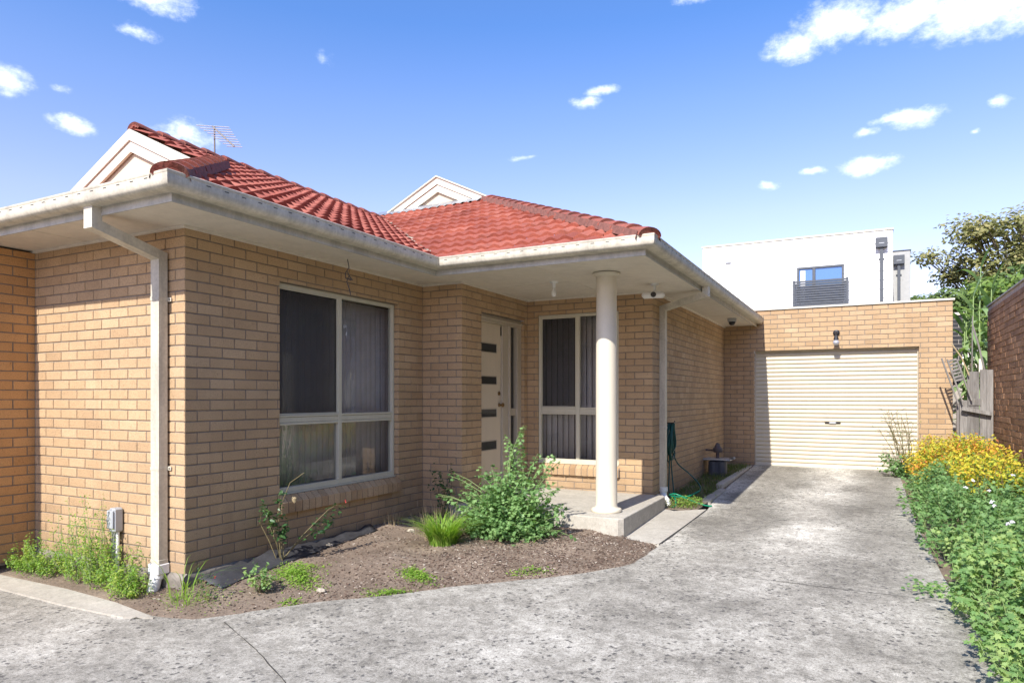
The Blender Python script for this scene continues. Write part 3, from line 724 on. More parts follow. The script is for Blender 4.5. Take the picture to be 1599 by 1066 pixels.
def caps(mb,A,B,r=.115,step=.30,endcap=True,lift=.02):
    A=Vector(A);B=Vector(B);L=(B-A).length;t=(B-A).normalized(); side=t.cross(Vector((0,0,1))).normalized(); up=side.cross(t).normalized()
    n=int(L/step); n=max(1,n); st=L/n
    for i in range(n):
        v=R(); p0=A+t*(i*st-.02); p1=A+t*((i+1)*st+.03)
        vs=[]; nn=12
        for (p,rr,lf) in ((p0,r*1.07,lift+.018),(p0+t*.06,r*1.06,lift+.018),(p1,r*.94,lift-.004)):
            for k in range(nn+1):
                an=math.pi*k/nn; vs.append(p+side*math.cos(an)*rr*1.18+up*(math.sin(an)*rr*.82-.03+lf))
        fs=[(a*(nn+1)+k,a*(nn+1)+k+1,(a+1)*(nn+1)+k+1,(a+1)*(nn+1)+k) for a in range(2) for k in range(nn)]
        mb.add(vs,fs,0,v)
        inner=[p0+side*math.cos(math.pi*k/nn)*r*.95+up*(math.sin(math.pi*k/nn)*r*.66-.03+lift) for k in range(nn+1)]
        mb.add([vs[k] for k in range(nn+1)]+inner,[(k,k+1,nn+2+k,nn+1+k) for k in range(nn)],0,v*.6)
        if i==0 and endcap: mb.add(vs[:nn+1],[tuple(range(nn+1))],0,.2)
def rz(h): return EZ+T*h
# mortar bedding under the caps
def bedding(mb,A,B,w=.13,h=.05):
    A=Vector(A);B=Vector(B);t=(B-A).normalized(); side=t.cross(Vector((0,0,1))).normalized(); n=int((B-A).length/.05); vs=[]
    for i in range(n+1):
        p=A+(B-A)*i/n
        for sd in (-1,1):
            q=U(-.008,.008)
            vs+= [p+side*sd*(w+q)+Vector((0,0,-.03)),p+side*sd*(w-.02+q)+Vector((0,0,h))]
    fs=[]
    for i in range(n):
        a=i*4;b=a+4; fs+=[(a,b,b+1,a+1),(a+2,a+3,b+3,b+2)]
    mb.add(vs,fs,1)
g=MB(); hA=(EX-.06,EY+.06,EZ+.055); hB=(EX-(GY1-EY)+.10,GY1-.10,rz(GY1-EY)+.02); caps(g,hA,hB,.095); bedding(g,hA,hB)
c=g.build('hip_capping',[M['cap'],M['bedding']],house,fix=False); smooth_by_angle(c,45); g=MB()
hA=(EPX-.05,EPY+.05,EZ+.055); hB=(EPX-(GY2-EPY)+.0,GY2-.0,rz(GY2-EPY)+.03); caps(g,hA,hB,.092); bedding(g,hA,hB)
c=g.build('hip_capping',[M['cap'],M['bedding']],house,fix=False); smooth_by_angle(c,45)
g=MB(); caps(g,(RX1,GY1-.02,rz(WR1)+.01),(RX1,9.6,rz(WR1)+.0),.085)
c=g.build('ridge_capping',M['cap'],house,fix=False); smooth_by_angle(c,45)
g=MB(); caps(g,(RX2,GY2+1.0,rz(EPX-RX2)-.12),(RX2,13.3,rz(EPX-RX2)-.09),.10)
c=g.build('ridge_capping',M['cap'],house,fix=False); smooth_by_angle(c,45)
# valley debris and tray
g=MB(); n=90
va=Vector((EX,EPY,EZ-.02)); vb=Vector((RX1,EPY+WR1,rz(WR1)-.02)); sd=Vector((s2,s2,0))
g.add([va-sd*.12+Vector((0,0,.02)),va+sd*.12+Vector((0,0,.02)),vb+sd*.12+Vector((0,0,.02)),vb-sd*.12+Vector((0,0,.02))],[(0,1,2,3)],0)
for i in range(420):
    t=U(.02,.98); p=va+(vb-va)*t+sd*random.gauss(0,.035)+Vector((0,0,U(.025,.075)))
    s=U(.008,.024); M_=Matrix.Translation(p)@Matrix.Rotation(U(0,6),4,'Z')@Matrix.Rotation(U(-.6,.6),4,'X')
    g.box(-s,s,-s*.7,s*.7,-s*.4,s*.4,1,R(),M_)
g.build('valley',[M['galv'],M['rock']],house)

# gablets
def gablet(cx,y,zb,hw,layers_at,hgt):
    """front faces -Y. apex z = zb+T*hw"""
    ap=zb+T*hw
    g=MB()
    def board(d0,d1,ya,yb,m=0):   # chevron between vertical offsets d0..d1 below the roof line
        for sgn in (-1,1):
            L=hw+.0
            def pt(l,dd,yy): return (cx+sgn*l,yy,ap-T*l-dd)
            vs=[pt(0,d0,ya),pt(L,d0,ya),pt(L,d1,ya),pt(0,d1,ya),pt(0,d0,yb),pt(L,d0,yb),pt(L,d1,yb),pt(0,d1,yb)]
            g.add(vs,[(0,1,2,3),(4,7,6,5),(0,4,5,1),(3,2,6,7),(1,5,6,2),(0,3,7,4)],m)
    board(-.015,.115,y-.05,y-.01)
    board(.119,.245,y-.03,y+.0)
    b=g.build('barge_board',M['barge'],house)
    g=MB(); zb2=ap-.24
    g.add([(cx,y+.02,ap-.2),(cx-hw,y+.02,zb-.2),(cx-hw,y+.02,zb-.45),(cx+hw,y+.02,zb-.45),(cx+hw,y+.02,zb-.2)],[(0,1,2,3,4)])
    g.build('gable_panel',M['stucco'],house)
gablet(RX1,GY1-.04,rz(GY1-EY)-.02,WR1-(GY1-EY)+.0,None,0)
gablet(RX2,GY2-.02,rz(GY2-EPY)-.02,1.14,None,0)
# lead flashing under the second gablet
g=MB(); vs=[];n=60
for i in range(n+1):
    x=-8.0+2.2*i/n; q=.012*math.sin(x*40)+U(-.004,.004)
    vs+= [(x,GY2-.02,rz(GY2-EPY)+.09),(x,GY2-.19,rz(GY2-EPY-.17)+.058+q)]
g.add(vs,[(2*i,2*i+2,2*i+3,2*i+1) for i in range(n)]); g.build('lead_flashing',M['galv'],house,fix=False)
# metal capping strip on second gablet's barge
g=MB()
for sgn in (-1,1):
    ap=rz(GY2-EPY)-.02+T*1.14
    vs=[(RX2,GY2-.1,ap+.03),(RX2+sgn*1.1,GY2-.1,ap+.03-T*1.1),(RX2+sgn*1.1,GY2+.25,ap+.03-T*1.1),(RX2,GY2+.25,ap+.03)]
    vs+= [(x,y,z-.022) for x,y,z in vs]
    g.add(vs,[(0,1,2,3),(7,6,5,4),(0,4,5,1),(1,5,6,2),(2,6,7,3),(3,7,4,0)])
g.build('barge_capping',M['barge'],house)
g=MB(); g.lathe((-7.86,5.55,4.55),[(.001,0),(.07,0),(.07,.22),(.10,.23),(.105,.29),(.09,.31),(.001,.315)],20); g.build('vent_pipe',M['galv'],house)

# ------------------------------------------------------------------ garage
gar=thing('brick_garage','flat roofed cream brick garage with closed ribbed cream roller door at the driveway end','garage',(XS,YG,.26))
GD=(-1.87,.805,-.2,2.415)
GT=Z0+35*H_COURSE
mb=MB(); brickwall(mb,(XS,YG),(1,0),(0,-1),XG-XS,0,35,[(GD[0]-XS,GD[1]-XS,GD[2],GD[3])],phase=0,ztop=GT)
brickwall(mb,(GD[0],YG),(0,1),(1,0),.12,0,27,ztop=GD[3]); brickwall(mb,(GD[1],YG+.12),(0,-1),(-1,0),.12,0,27,ztop=GD[3])
mb.face([(GD[0],YG+.001,GD[3]),(GD[1],YG+.001,GD[3]),(GD[1],YG+.15,GD[3]),(GD[0],YG+.15,GD[3])],1)
mb.build('wall',BM,gar,fix=False,label='front wall around the roller door')
mb=MB(); brickwall(mb,(XG,YG),(0,1),(1,0),6.0,0,35,phase=1,ztop=GT); mb.build('wall',BM,gar,fix=False,label='right side wall by the timber fence')
mb=MB(); mb.cbox(XS-.02,XG+.03,YG-.025,YG+.22,GT+.002,GT+.035,.003); mb.box(XG-.2,XG+.028,YG+.225,YG+6,GT+.002,GT+.033); mb.box(XS,XG-.2,YG+.225,YG+6,GT-.1,GT-.05)
mb.build('parapet_capping',M['barge'],gar)
g=MB(); yd=YG+.12; z=.245; top=2.45; pts=[]
while z<top:
    for dz,n in ((0,.004),(.008,-.012),(.012,-.015),(.016,-.012),(.024,.004),(.036,.008),(.05,.0095),(.064,.008)): pts.append((n,z+dz))
    z+=.076
vs=[(x,yd-n,zz) for n,zz in pts for x in (GD[0]+.012,GD[1]-.012)]
g.add(vs,[(2*i,2*i+1,2*i+3,2*i+2) for i in range(len(pts)-1)])
rd=g.build('roller_door',M['roller'],gar,smooth=True,fix=False)
g=MB(); g.cbox(GD[0]+.01,GD[1]-.01,yd-.022,yd+.01,.255,.30,.004); g.build('bottom_rail',M['roller'],rd)
g=MB(); g.cbox(-.66,-.40,yd-.03,yd-.008,1.077,1.103,.004); g.cbox(-.585,-.475,yd-.034,yd-.029,1.073,1.107,.003,1); g.build('handle',[M['black'],M['grey_box']],rd)
g=MB()
for (a,b) in ((GD[0]+.001,GD[0]+.022),(GD[1]-.022,GD[1]-.001)):
    g=MB(); g.cbox(a,b,yd-.035,yd+.02,.25,GD[3]-.001,.003); g.build('guide_rail',M['door_frame'],rd)
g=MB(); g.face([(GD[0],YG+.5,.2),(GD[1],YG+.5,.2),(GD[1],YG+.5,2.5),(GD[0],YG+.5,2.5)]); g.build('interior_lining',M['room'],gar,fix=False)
# wall light
wl=thing('wall_light','black wall light with clear globe on the brickwork above the roller door','wall light',(-.465,YG,2.62))
g=MB(); g.lathe((0,0,0),[(.001,0),(.055,0),(.055,.018),(.03,.03),(.001,.032)],20); g.v=[(-.465+x,YG-z,2.70+y) for x,y,z in g.v]; g.build('mounting_plate',M['black'],wl,smooth=False)
g=MB(); g.tube([(-.465,YG-.03,2.70),(-.465,YG-.10,2.705),(-.465,YG-.13,2.68),(-.465,YG-.13,2.63)],.014,10); g.lathe((-.465,YG-.13,2.56),[(.03,0),(.045,.01),(.03,.07),(.02,.09),(.001,.092)],16); g.build('arm',M['black'],wl)
g=MB(); g.lathe((-.465,YG-.13,2.47),[(.001,0),(.035,.008),(.055,.035),(.055,.06),(.035,.09),(.001,.1)],16); g.build('globe',M['bulb_grey'],wl,smooth=True)

# ------------------------------------------------------------------ small fixtures
pl=thing('porch_light','bare white bulb in a batten holder hanging from the porch ceiling','ceiling light',(-3.24,7.28,S_Z))
g=MB(); g.lathe((-3.24,7.28,S_Z-.012),[(.001,0),(.05,0),(.055,.012),(.001,.013)],20); g.lathe((-3.24,7.28,S_Z-.07),[(.001,0),(.02,0),(.024,.05),(.03,.06),(.001,.061)],16); g.build('batten_holder',M['white_plastic'],pl)
g=MB(); g.lathe((-3.24,7.28,S_Z-.175),[(.001,0),(.018,.004),(.03,.025),(.031,.05),(.02,.08),(.014,.11),(.001,.112)],16); g.build('bulb',M['bulb'],pl,smooth=True)
cam_=thing('security_camera','white bullet security camera with round black lens under the porch corner','security camera',(-2.23,7.95,S_Z))
g=MB(); c0=Vector((-2.23,7.95,S_Z)); g.lathe(c0-Vector((0,0,.02)),[(.001,0),(.045,0),(.05,.02),(.001,.021)],20); g.tube([c0-Vector((0,0,.02)),c0-Vector((0,0,.10))],.018,12); g.build('bracket',M['white_plastic'],cam_)
g=MB(); Mx=Matrix.Translation(c0-Vector((0,0,.135)))@Matrix.Rotation(math.radians(12),4,'Z'); g.cbox(-.15,.12,-.05,.05,-.036,.036,.025,0,.5,Mx); b_=g.build('body',M['white_plastic'],cam_)
g=MB(); g.tube([Mx@Vector((-.01,-.045,0)),Mx@Vector((-.01,-.058,0))],.032,20); g.build('lens',M['black'],b_)
cam2=thing('security_camera','small dome security camera at the garage end of the eave','security camera',(-2.03,12.05,S_Z))
g=MB(); g.lathe((-2.03,12.05,S_Z-.06),[(.001,0),(.07,0),(.078,.03),(.078,.058),(.001,.059)],20); g.build('base',M['grey_box'],cam2)
g=MB(); g.lathe((-2.03,12.05,S_Z-.12),[(.001,0),(.03,.004),(.052,.025),(.058,.06),(.001,.061)],20); g.build('dome',M['black'],cam2,smooth=True)
g=MB()
pts=[(-4.50,5.15,S_Z),(-4.49,5.16,2.82),(-4.51,5.13,2.76),(-4.54,5.17,2.72),(-4.50,5.20,2.70),(-4.48,5.15,2.74),(-4.50,5.14,2.68),(-4.49,5.17,2.60),(-4.47,5.16,2.55)]
g.tube(pts,.0045,6); g.tube([(-4.50,5.15,2.78),(-4.46,5.12,2.74),(-4.47,5.19,2.70),(-4.52,5.16,2.72)],.004,6)
tag(g.build('cable',M['wire'],None),'loose grey cable looped and hanging from the eave above the larger window','cable')

# TV antenna
an=thing('tv_antenna','aluminium television antenna on a thin mast behind the left gable','antenna',(-7.58,6.1,4.74))
g=MB(); g.tube([(-7.58,6.1,4.6),(-7.585,6.1,5.10)],.011,8); g.build('mast',M['mast'],an)
a=Vector((-7.60,6.08,5.10)); b=Vector((-7.27,6.15,4.80))
g=MB(); g.tube([a,b],.011,8); g.build('boom',M['mast'],an)
for i in range(9):
    t=i/8; p=a+(b-a)*t; hl=.21-.11*t; dv=Vector((.80,.6,0)).normalized()
    g=MB(); g.tube([p-dv*hl*.95,p+dv*hl*1.0],.0055,6); g.build('element',M['antenna'],an)

# cable box on wall
cb=thing('cable_box','grey utility box with conduit fixed low on the sunlit wall','utility box',(-5.57,YF,.1))
Mx=Matrix.Identity(4)
g=MB(); g.cbox(-5.585,-5.505,YF-.085,YF-.004,.43,.63,.012); g.cbox(-5.59,-5.51,YF-.10,YF-.085,.46,.615,.008); g.build('body',M['grey_box'],cb)
g=MB(); g.tube([(-5.53,YF-.04,.43),(-5.53,YF-.04,-.02)],.014,12,0); g.tube([(-5.53,YF-.04,.2),(-5.53,YF-.04,.22)],.02,12,0); g.build('conduit',M['white_plastic'],cb,smooth=False)
g=MB(); g.cbox(-5.635,-5.592,YF-.03,YF-.004,.02,.55,.003); g.cbox(-5.578,-5.556,YF-.035,YF-.004,.02,.43,.003); g.build('channel',M['galv'],cb)
# gas meter
gm=thing('gas_meter','dark gas meter with metal tray and pipework low in the shaded garage corner','gas meter',(-2.23,11.7,.22))
g=MB(); g.cbox(-2.33,-2.06,11.55,11.80,.20,.50,.03); g.lathe((-2.26,11.62,.28),[(.001,0),(.08,0),(.085,.2),(.001,.21)],16); g.lathe((-2.13,11.62,.28),[(.001,0),(.08,0),(.085,.2),(.001,.21)],16); g.build('body',simple('meter_grey',(.06,.07,.09),.5,.2),gm)
g=MB(); g.cbox(-2.41,-1.97,11.52,11.86,.505,.535,.006); g.tube([(-1.98,11.6,.54),(-1.90,11.5,.56)],.02,10); g.build('tray',M['galv'],gm)
g=MB(); g.tube([(-2.20,11.68,.53),(-2.20,11.68,.66)],.03,12); g.lathe((-2.20,11.68,.62),[(.001,0),(.07,.01),(.085,.04),(.085,.07),(.05,.1),(.03,.16),(.001,.17)],18); g.tube([(-2.20,11.68,.66),(-2.40,11.7,.66)],.018,10); g.build('regulator',simple('regulator_metal',(.09,.07,.07),.5,.2),gm)
# hose
hs=thing('garden_hose','dark green garden hose coiled on a wall hook beside the shaded downpipe','hose',(XS,9.2,1.2))
g=MB(); g.tube([(XS,9.2,1.20),(XS+.10,9.2,1.20),(XS+.11,9.2,1.23)],.008,8); g.tube([(XS+.10,9.15,1.205),(XS+.10,9.25,1.205)],.01,8); g.build('hook',M['black'],hs)
g=MB()
for k in range(9):
    w_=U(.07,.11); hh=U(.36,.52); ox=XS+.03+k*.009; cy_=9.2+U(-.015,.015); pts=[]
    for i in range(25):
        an_=2*math.pi*i/24
        pts.append((ox+.006*math.sin(3*an_+k),cy_+w_*math.sin(an_)*(1-.35*math.cos(an_)),1.19-hh/2+hh/2*math.cos(an_)-.0))
    g.tube(pts,.009,6,0,.5,False)
def bez(P,n=24):
    P=[Vector(p) for p in P]; out=[]
    for i in range(len(P)-1):
        p0=P[max(0,i-1)];p1=P[i];p2=P[i+1];p3=P[min(len(P)-1,i+2)]
        for k in range(n):
            t=k/n; out.append(.5*((2*p1)+(p2-p0)*t+(2*p0-5*p1+4*p2-p3)*t*t+(3*p1-p0-3*p2+p3)*t**3))
    out.append(P[-1]); return out
g.tube(bez([(XS+.06,9.18,.85),(XS+.06,9.22,.6),(XS+.10,9.15,.35),(XS+.14,9.05,.20)],8),.009,6)
g.tube(bez([(XS+.06,9.24,.85),(XS+.12,9.30,.65),(XS+.28,9.35,.50),(-2.0,9.30,.38),(-1.97,9.2,.30),(-2.1,9.0,.22)],8),.009,6)
g.tube(bez([(XS+.05,9.16,.8),(XS+.05,9.13,.5),(XS+.08,9.0,.30),(XS+.16,8.9,.19)],8),.009,6)
g.build('coil',M['hose'],hs,smooth=True,fix=False)
g=MB(); g.tube(bez([(-1.97,9.2,.30),(-2.1,8.98,.24),(-2.28,8.86,.26),(-2.18,8.76,.30),(-1.98,8.80,.22),(-1.82,8.83,.17),(-1.74,8.86,.165)],8),.010,6)
g.tube(bez([(XS+.16,8.95,.20),(-2.2,8.8,.24),(-2.16,8.70,.17),(-2.18,8.60,.15)],6),.010,6)
g.build('loose_end',M['hose_bright'],hs,smooth=True,fix=False)
# rock
def blob(mb,c,r,sub=3,amp=.25,fr=6,m=0):
    bm=bmesh.new(); bmesh.ops.create_icosphere(bm,subdivisions=sub,radius=1)
    for v in bm.verts:
        q=noise.fractal(v.co*1.7+Vector(c)*fr,1,2,5); k=1+amp*q
        v.co=Vector((v.co.x*r[0]*k,v.co.y*r[1]*k,v.co.z*r[2]*k))+Vector(c)
    bm.verts.index_update(); n=len(mb.v); mb.v.extend([tuple(v.co) for v in bm.verts])
    for f in bm.faces: mb.f.append(tuple(v.index+n for v in f.verts)); mb.m.append(m); mb.a.append(.5)
    bm.free()
g=MB(); blob(g,(-2.345,8.60,.20),(.085,.085,.095),4,.42)
tag(g.build('rock',M['rock'],None,smooth=False),'rough pale lump of old mortar beside the white pipe bend at the porch corner','rock')

# ------------------------------------------------------------------ ground, driveway, beds
edge=[(-12,3.30),(-6.67,3.173),(-5.67,3.19),(-5.0,3.155),(-4.594,3.10),(-4.40,3.10),(-4.156,3.16),(-3.96,3.40),(-3.80,3.62),(-3.63,3.83),(-3.27,4.158),(-2.958,4.55),(-2.62,4.87),(-2.328,5.15),(-2.06,5.46),(-1.88,5.74),(-1.835,5.86),(-1.81,6.2),(-1.807,6.626)]
def jag(pts,amp=.012,step=.09):
    out=[]
    for a,b in zip(pts,pts[1:]):
        L=math.hypot(b[0]-a[0],b[1]-a[1]); n=max(1,int(L/step))
        for i in range(n):
            t=i/n; out.append((a[0]+(b[0]-a[0])*t+U(-amp,amp),a[1]+(b[1]-a[1])*t+U(-amp,amp)))
    out.append(pts[-1]); return out
edge_j=[(-12,3.3)]+jag(edge[1:],.009)
outline=[(-12,-8),(.85,-8),(.72,2),(.70,4.4),(.64,5.5),(.56,6.5),(.50,8.6),(.50,YG+.13),(GD[0]+.0,YG+.13),(GD[0],YG-.0)]+[(-1.86,12.6),(-1.86,10.85),(-1.80,9.2),(-1.755,8.68),(-1.775,7.6)]+list(reversed(edge_j))
def drape(name,outline,mat,dz=0,thick=.07,grid=.5):
    bm=bmesh.new(); vs=[bm.verts.new((x,y,0)) for x,y in outline]; f=bm.faces.new(vs)
    if f.normal.z<0: f.normal_flip()
    r=bmesh.ops.extrude_edge_only(bm,edges=bm.edges[:]); low=[e for e in r['geom'] if isinstance(e,bmesh.types.BMVert)]
    bmesh.ops.triangulate(bm,faces=[f])
    y=3
    bmesh.ops.bisect_plane(bm,geom=bm.verts[:]+bm.edges[:]+bm.faces[:],plane_co=(0,3,0),plane_no=(0,1,0))
    ls=set(low)
    for v in bm.verts: v.co.z=gz(v.co.y)+dz-(thick if v in ls else 0)
    me=bpy.data.meshes.new(name); bm.to_mesh(me); bm.free(); me.materials.append(mat)
    o=bpy.data.objects.new(name,me); COL.objects.link(o); WO[o.name]=Vector((0,0,0)); return o
struct(drape('driveway',outline,M['concrete']),'grey stained concrete driveway','driveway')
struct(drape('path',[(-2.30,6.65),(-1.812,6.62),(-1.78,7.6),(-1.76,8.62),(-2.10,8.35),(-2.25,8.45)],M['slab'],.012),'short concrete slab beside the porch step','path')
struct(drape('kerb_strip',[(-7.2,3.165),(-6.67,3.165),(-5.67,3.178),(-5.0,3.14),(-4.60,3.085),(-4.42,3.05),(-4.62,2.96),(-5.3,2.93),(-7.2,2.96)],M['slab'],.012,.03),'pale smooth concrete edging strip at the bottom left','kerb')
# joints cut in the driveway
g=MB()
def joint(a,b,w=.007,zz=.0035):
    n=max(2,int(math.hypot(b[0]-a[0],b[1]-a[1])/.12)); a=Vector((*a,0)); b=Vector((*b,0)); t=(b-a).normalized(); s_=Vector((-t.y,t.x,0)); vs=[]
    for i in range(n+1):
        p=a+(b-a)*i/n+s_*U(-.004,.004); ww=w*U(.6,1.4)
        for sg in (-1,1): q=p+s_*sg*ww/2; vs.append((q.x,q.y,gz(q.y)+zz))
    g.add(vs,[(2*i,2*i+1,2*i+3,2*i+2) for i in range(n)])
joint((-1.79,9.38),(.45,9.60)); joint((-.9,5.82),(.6,5.80),.006); joint((-3.30,2.96),(-2.2,2.4),.006); joint((-3.9,3.22),(-3.30,2.96),.006); joint((-1.80,6.66),(-1.757,8.62),.012,.004)
struct(g.build('expansion_joint',M['slot'],None,fix=False),'dark joints cut across the driveway','joint')
# concrete edging at the shaded strip
g=MB()
Mx=None
g.cbox(-1.93,-1.81,9.15,10.3,.1,gz(9.7)+.035,.012); g.cbox(-1.97,-1.865,10.32,YG-.01,.1,gz(12)+.045,.012)
struct(g.build('kerb',M['slab'],None),'low concrete edging beside the shaded weed strip','kerb')

def inside(x,y,poly):
    c=False; j=len(poly)-1
    for i in range(len(poly)):
        xi,yi=poly[i]; xj,yj=poly[j]
        if (yi>y)!=(yj>y) and x<(xj-xi)*(y-yi)/(yj-yi)+xi: c=not c
        j=i
    return c
BED=list(edge)+[(-2.2,6.66),(-2.2,6.9),(XR,6.9),(XR,YR),(XW,YR),(XW,YF),(-12,YF)]
def dist_edge(x,y):
    d=9
    for a,b in zip(edge,edge[1:]):
        ax,ay=a;bx,by=b; L2=(bx-ax)**2+(by-ay)**2
        t=max(0,min(1,((x-ax)*(bx-ax)+(y-ay)*(by-ay))/L2)); d=min(d,math.hypot(x-ax-t*(bx-ax),y-ay-t*(by-ay)))
    return d
def soil_z(x,y):
    d=dist_edge(x,y); ins=inside(x,y,BED)
    h=gz(y)+.03*noise.fractal(Vector((x*2.2,y*2.2,0)),1,2,4)*min(1,d*3)+.008*noise.noise(Vector((x*22,y*22,3)))*min(1,d*6)
    if ins: h+=min(.075,d*.11)-.006
    else: h-=.05
    return h
def soilgrid(name,x0,x1,y0,y1,st,fz):
    nx=int((x1-x0)/st); ny=int((y1-y0)/st); g=MB()
    vs=[(x0+i*st,y0+j*st,fz(x0+i*st,y0+j*st)) for j in range(ny+1) for i in range(nx+1)]
    g.add(vs,[(j*(nx+1)+i,j*(nx+1)+i+1,(j+1)*(nx+1)+i+1,(j+1)*(nx+1)+i) for j in range(ny) for i in range(nx)])
    return g.build(name,M['soil'],None,smooth=True,fix=False)
struct(soilgrid('garden_bed',-7.0,-1.75,2.95,7.0,.04,soil_z),'bare brown garden bed with bark chips','garden bed')
def strip_z(x,y): return gz(y)+.012+.02*noise.noise(Vector((x*6,y*6,1)))
struct(soilgrid('soil_strip',-2.5,-1.80,8.40,YG+.05,.05,strip_z),'soil strip along the shaded side wall','soil strip')
def rstrip(x,y): return gz(y)-.02+.04*min(1,max(0,(x-.55)*3))+.02*noise.noise(Vector((x*5,y*5,1)))
struct(soilgrid('soil_verge',.42,1.95,-7.9,13.6,.08,rstrip),'soil verge under the hedge','soil verge')
g=MB(); g.face([(-300,-300,-.09),(300,-300,-.09),(300,400,-.09),(-300,400,-.09)])
struct(g.build('ground',simple('far_ground',(.14,.13,.09),.95,.3,nz=2),None,fix=False),'flat ground beyond the driveway','ground')

# bark chips
g=MB(); cnt=0
while cnt<7500:
    x=U(-5.2,-1.8); y=U(3.1,6.75)
    if not inside(x,y,BED) or dist_edge(x,y)<.015: continue
    dens=.16+.84*max(0,min(1,(x+y*.0+4.0)*.9))*(.35+.65*(noise.noise(Vector((x*1.4,y*1.4,7)))*.5+.5))
    if R()>dens: continue
    s=U(.003,.012)*(1.0 if R()<.95 else 1.9); z=soil_z(x,y)+.004
    Mx=Matrix.Translation((x,y,z))@Matrix.Rotation(U(0,6.28),4,'Z')@Matrix.Rotation(U(-.35,.35),4,'X')@Matrix.Rotation(U(-.3,.3),4,'Y')
    g.box(-s,s,-s*U(.2,.45),s*.3,-.0015,.0025,0,R()**1.3,Mx); cnt+=1
o=g.build('bark_chips',M['chip'],None,fix=False); tag(o,'scattered brown bark chips and grit over the garden bed','bark chips',kind='stuff')
g=MB()
for (x,y,s) in ((-3.98,3.56,.035),(-5.0+.35,5.35,.05),(-4.35,5.15,.03),(-4.25,5.5,.04),(-4.45,5.75,.035),(-3.62,4.75,.025)):
    pass
stn=[(-3.73,3.97,.030,'pale broken stone lying by the driveway edge near the ground-hugging weeds'),(-4.20,5.78,.035,'grey stone near the dry stalks by the wall'),(-4.55,4.95,.03,'small dark stone in the bed below the larger window')]
for x,y,s,lb in stn:
    g=MB(); blob(g,(x,y,soil_z(x,y)+s*.4),(s*1.3,s,s*.7),2,.4); tag(g.build('stone',M['rock'],None),lb,'stone')
# black plastic sheet at corner
g=MB(); vs=[];nx,ny=26,8
for j in range(ny+1):
    for i in range(nx+1):
        s=i/nx; x=-4.66+.10*j/ny+.22*j/ny*(1-s)+.03*noise.noise(Vector((i*.5,j*.6,1))); y=3.62+2.1*s+.02*noise.noise(Vector((i*.3,j,4)))
        x=XW+.05+.27*(j/ny)*(1-.6*s)+.02*noise.noise(Vector((i*.5,1,1)))
        z=max(soil_z(x,y)+.008,soil_z(x,y)+.10*(1-j/ny)*(.6+.4*noise.noise(Vector((i*.4,0,2))))+.018*noise.noise(Vector((i*.9,j*.9,6)))); vs.append((x,y,z))
g.add(vs,[(j*(nx+1)+i,j*(nx+1)+i+1,(j+1)*(nx+1)+i+1,(j+1)*(nx+1)+i) for j in range(ny) for i in range(nx)])
o=g.build('plastic_sheet',M['black_sheet'],None,smooth=True,fix=False); so=o.modifiers.new('t','SOLIDIFY'); so.thickness=.002
tag(o,'crumpled black plastic sheet half buried along the foot of the shaded window wall','plastic sheet')

# ------------------------------------------------------------------ plants
LOBED=[]
for k in range(11):
    an_=-math.pi/2+math.radians(18)+ (2*math.pi-math.radians(36))*k/10
    rr=(.52 if k%2==0 else .27) if 0<k<10 else .40
    LOBED.append((rr*math.cos(an_)*1.0,.5+rr*math.sin(an_)))
LOBED=[(0,.30)]+LOBED
OVAL=[(0,0),(.20,.28),(.21,.58),(0,1),(-.21,.58),(-.20,.28)]
NARROW=[(0,0),(.12,.3),(.10,.65),(0,1),(-.10,.65),(-.12,.3)]
DIAM=[(0,0),(.32,.45),(0,1),(-.32,.45)]
def leaf(mb,p,nrm,size,shape,a,m=0):
    n=nrm.normalized(); d=Vector((U(-1,1),U(-1,1),U(-1,1))); d=(d-n*d.dot(n))
    if d.length<1e-3: d=Vector((1,0,0))
    d.normalize(); s=n.cross(d)
    c=U(.05,.25)
    pts=[p+s*(x*size)+d*((y-.3)*size)+n*(-(x*x+(y-.4)**2)*size*c*2) for x,y in shape]
    mb.face(pts,m,a)
def rnd_dir(): 
    z=U(-1,1); t=U(0,6.2832); r=math.sqrt(1-z*z); return Vector((r*math.cos(t),r*math.sin(t),z))
def bush(mb, sb, bases, tipf, nst, lps, size, shape, a=(0,1), m=0, stemr=.004, start=.3, spread=.05, droop=0):
    """stems from bases to tips; leaves clustered along each"""
    for i in range(nst):
        b=Vector(bases()); t=Vector(tipf(b)); mid=(b+t)/2+Vector((U(-.08,.08),U(-.08,.08),(t-b).length*.16))
        P=[b,b*.5+mid*.5+Vector((0,0,.02)),mid,mid*.45+t*.55+Vector((0,0,.02)),t]
        if sb is not None and i%2==0: sb.tube(P,[stemr,stemr*.9,stemr*.8,stemr*.6,stemr*.4],4,0,.5,False)
        ax=(t-b).normalized(); ca=U(*a)
        for k in range(lps):
            q=start+(1-start)*(k+R())/lps; 
            pp=(b*(1-q)**2+mid*2*q*(1-q)+t*q*q)
            sp_=spread*(1.15-.6*q)
            off=rnd_dir()*sp_*R()**.5; n=(off.normalized()*.55+Vector((0,-.15,.95))+rnd_dir()*.55)
            leaf(mb,pp+off,n,size*U(.6,1.2),shape,min(1,max(0,ca+random.gauss(0,.18))),m)

def plant(name,label,cat,loc,leafmb,leafmat,stemmb=None,stemmat=None,group=None,kind=None):
    t=thing(name,label,cat,loc,group)
    leafmb.build('foliage',leafmat,t,fix=False)
    if stemmb is not None and stemmb.v: stemmb.build('stem',stemmat or M['stem'],t,fix=False)
    return t
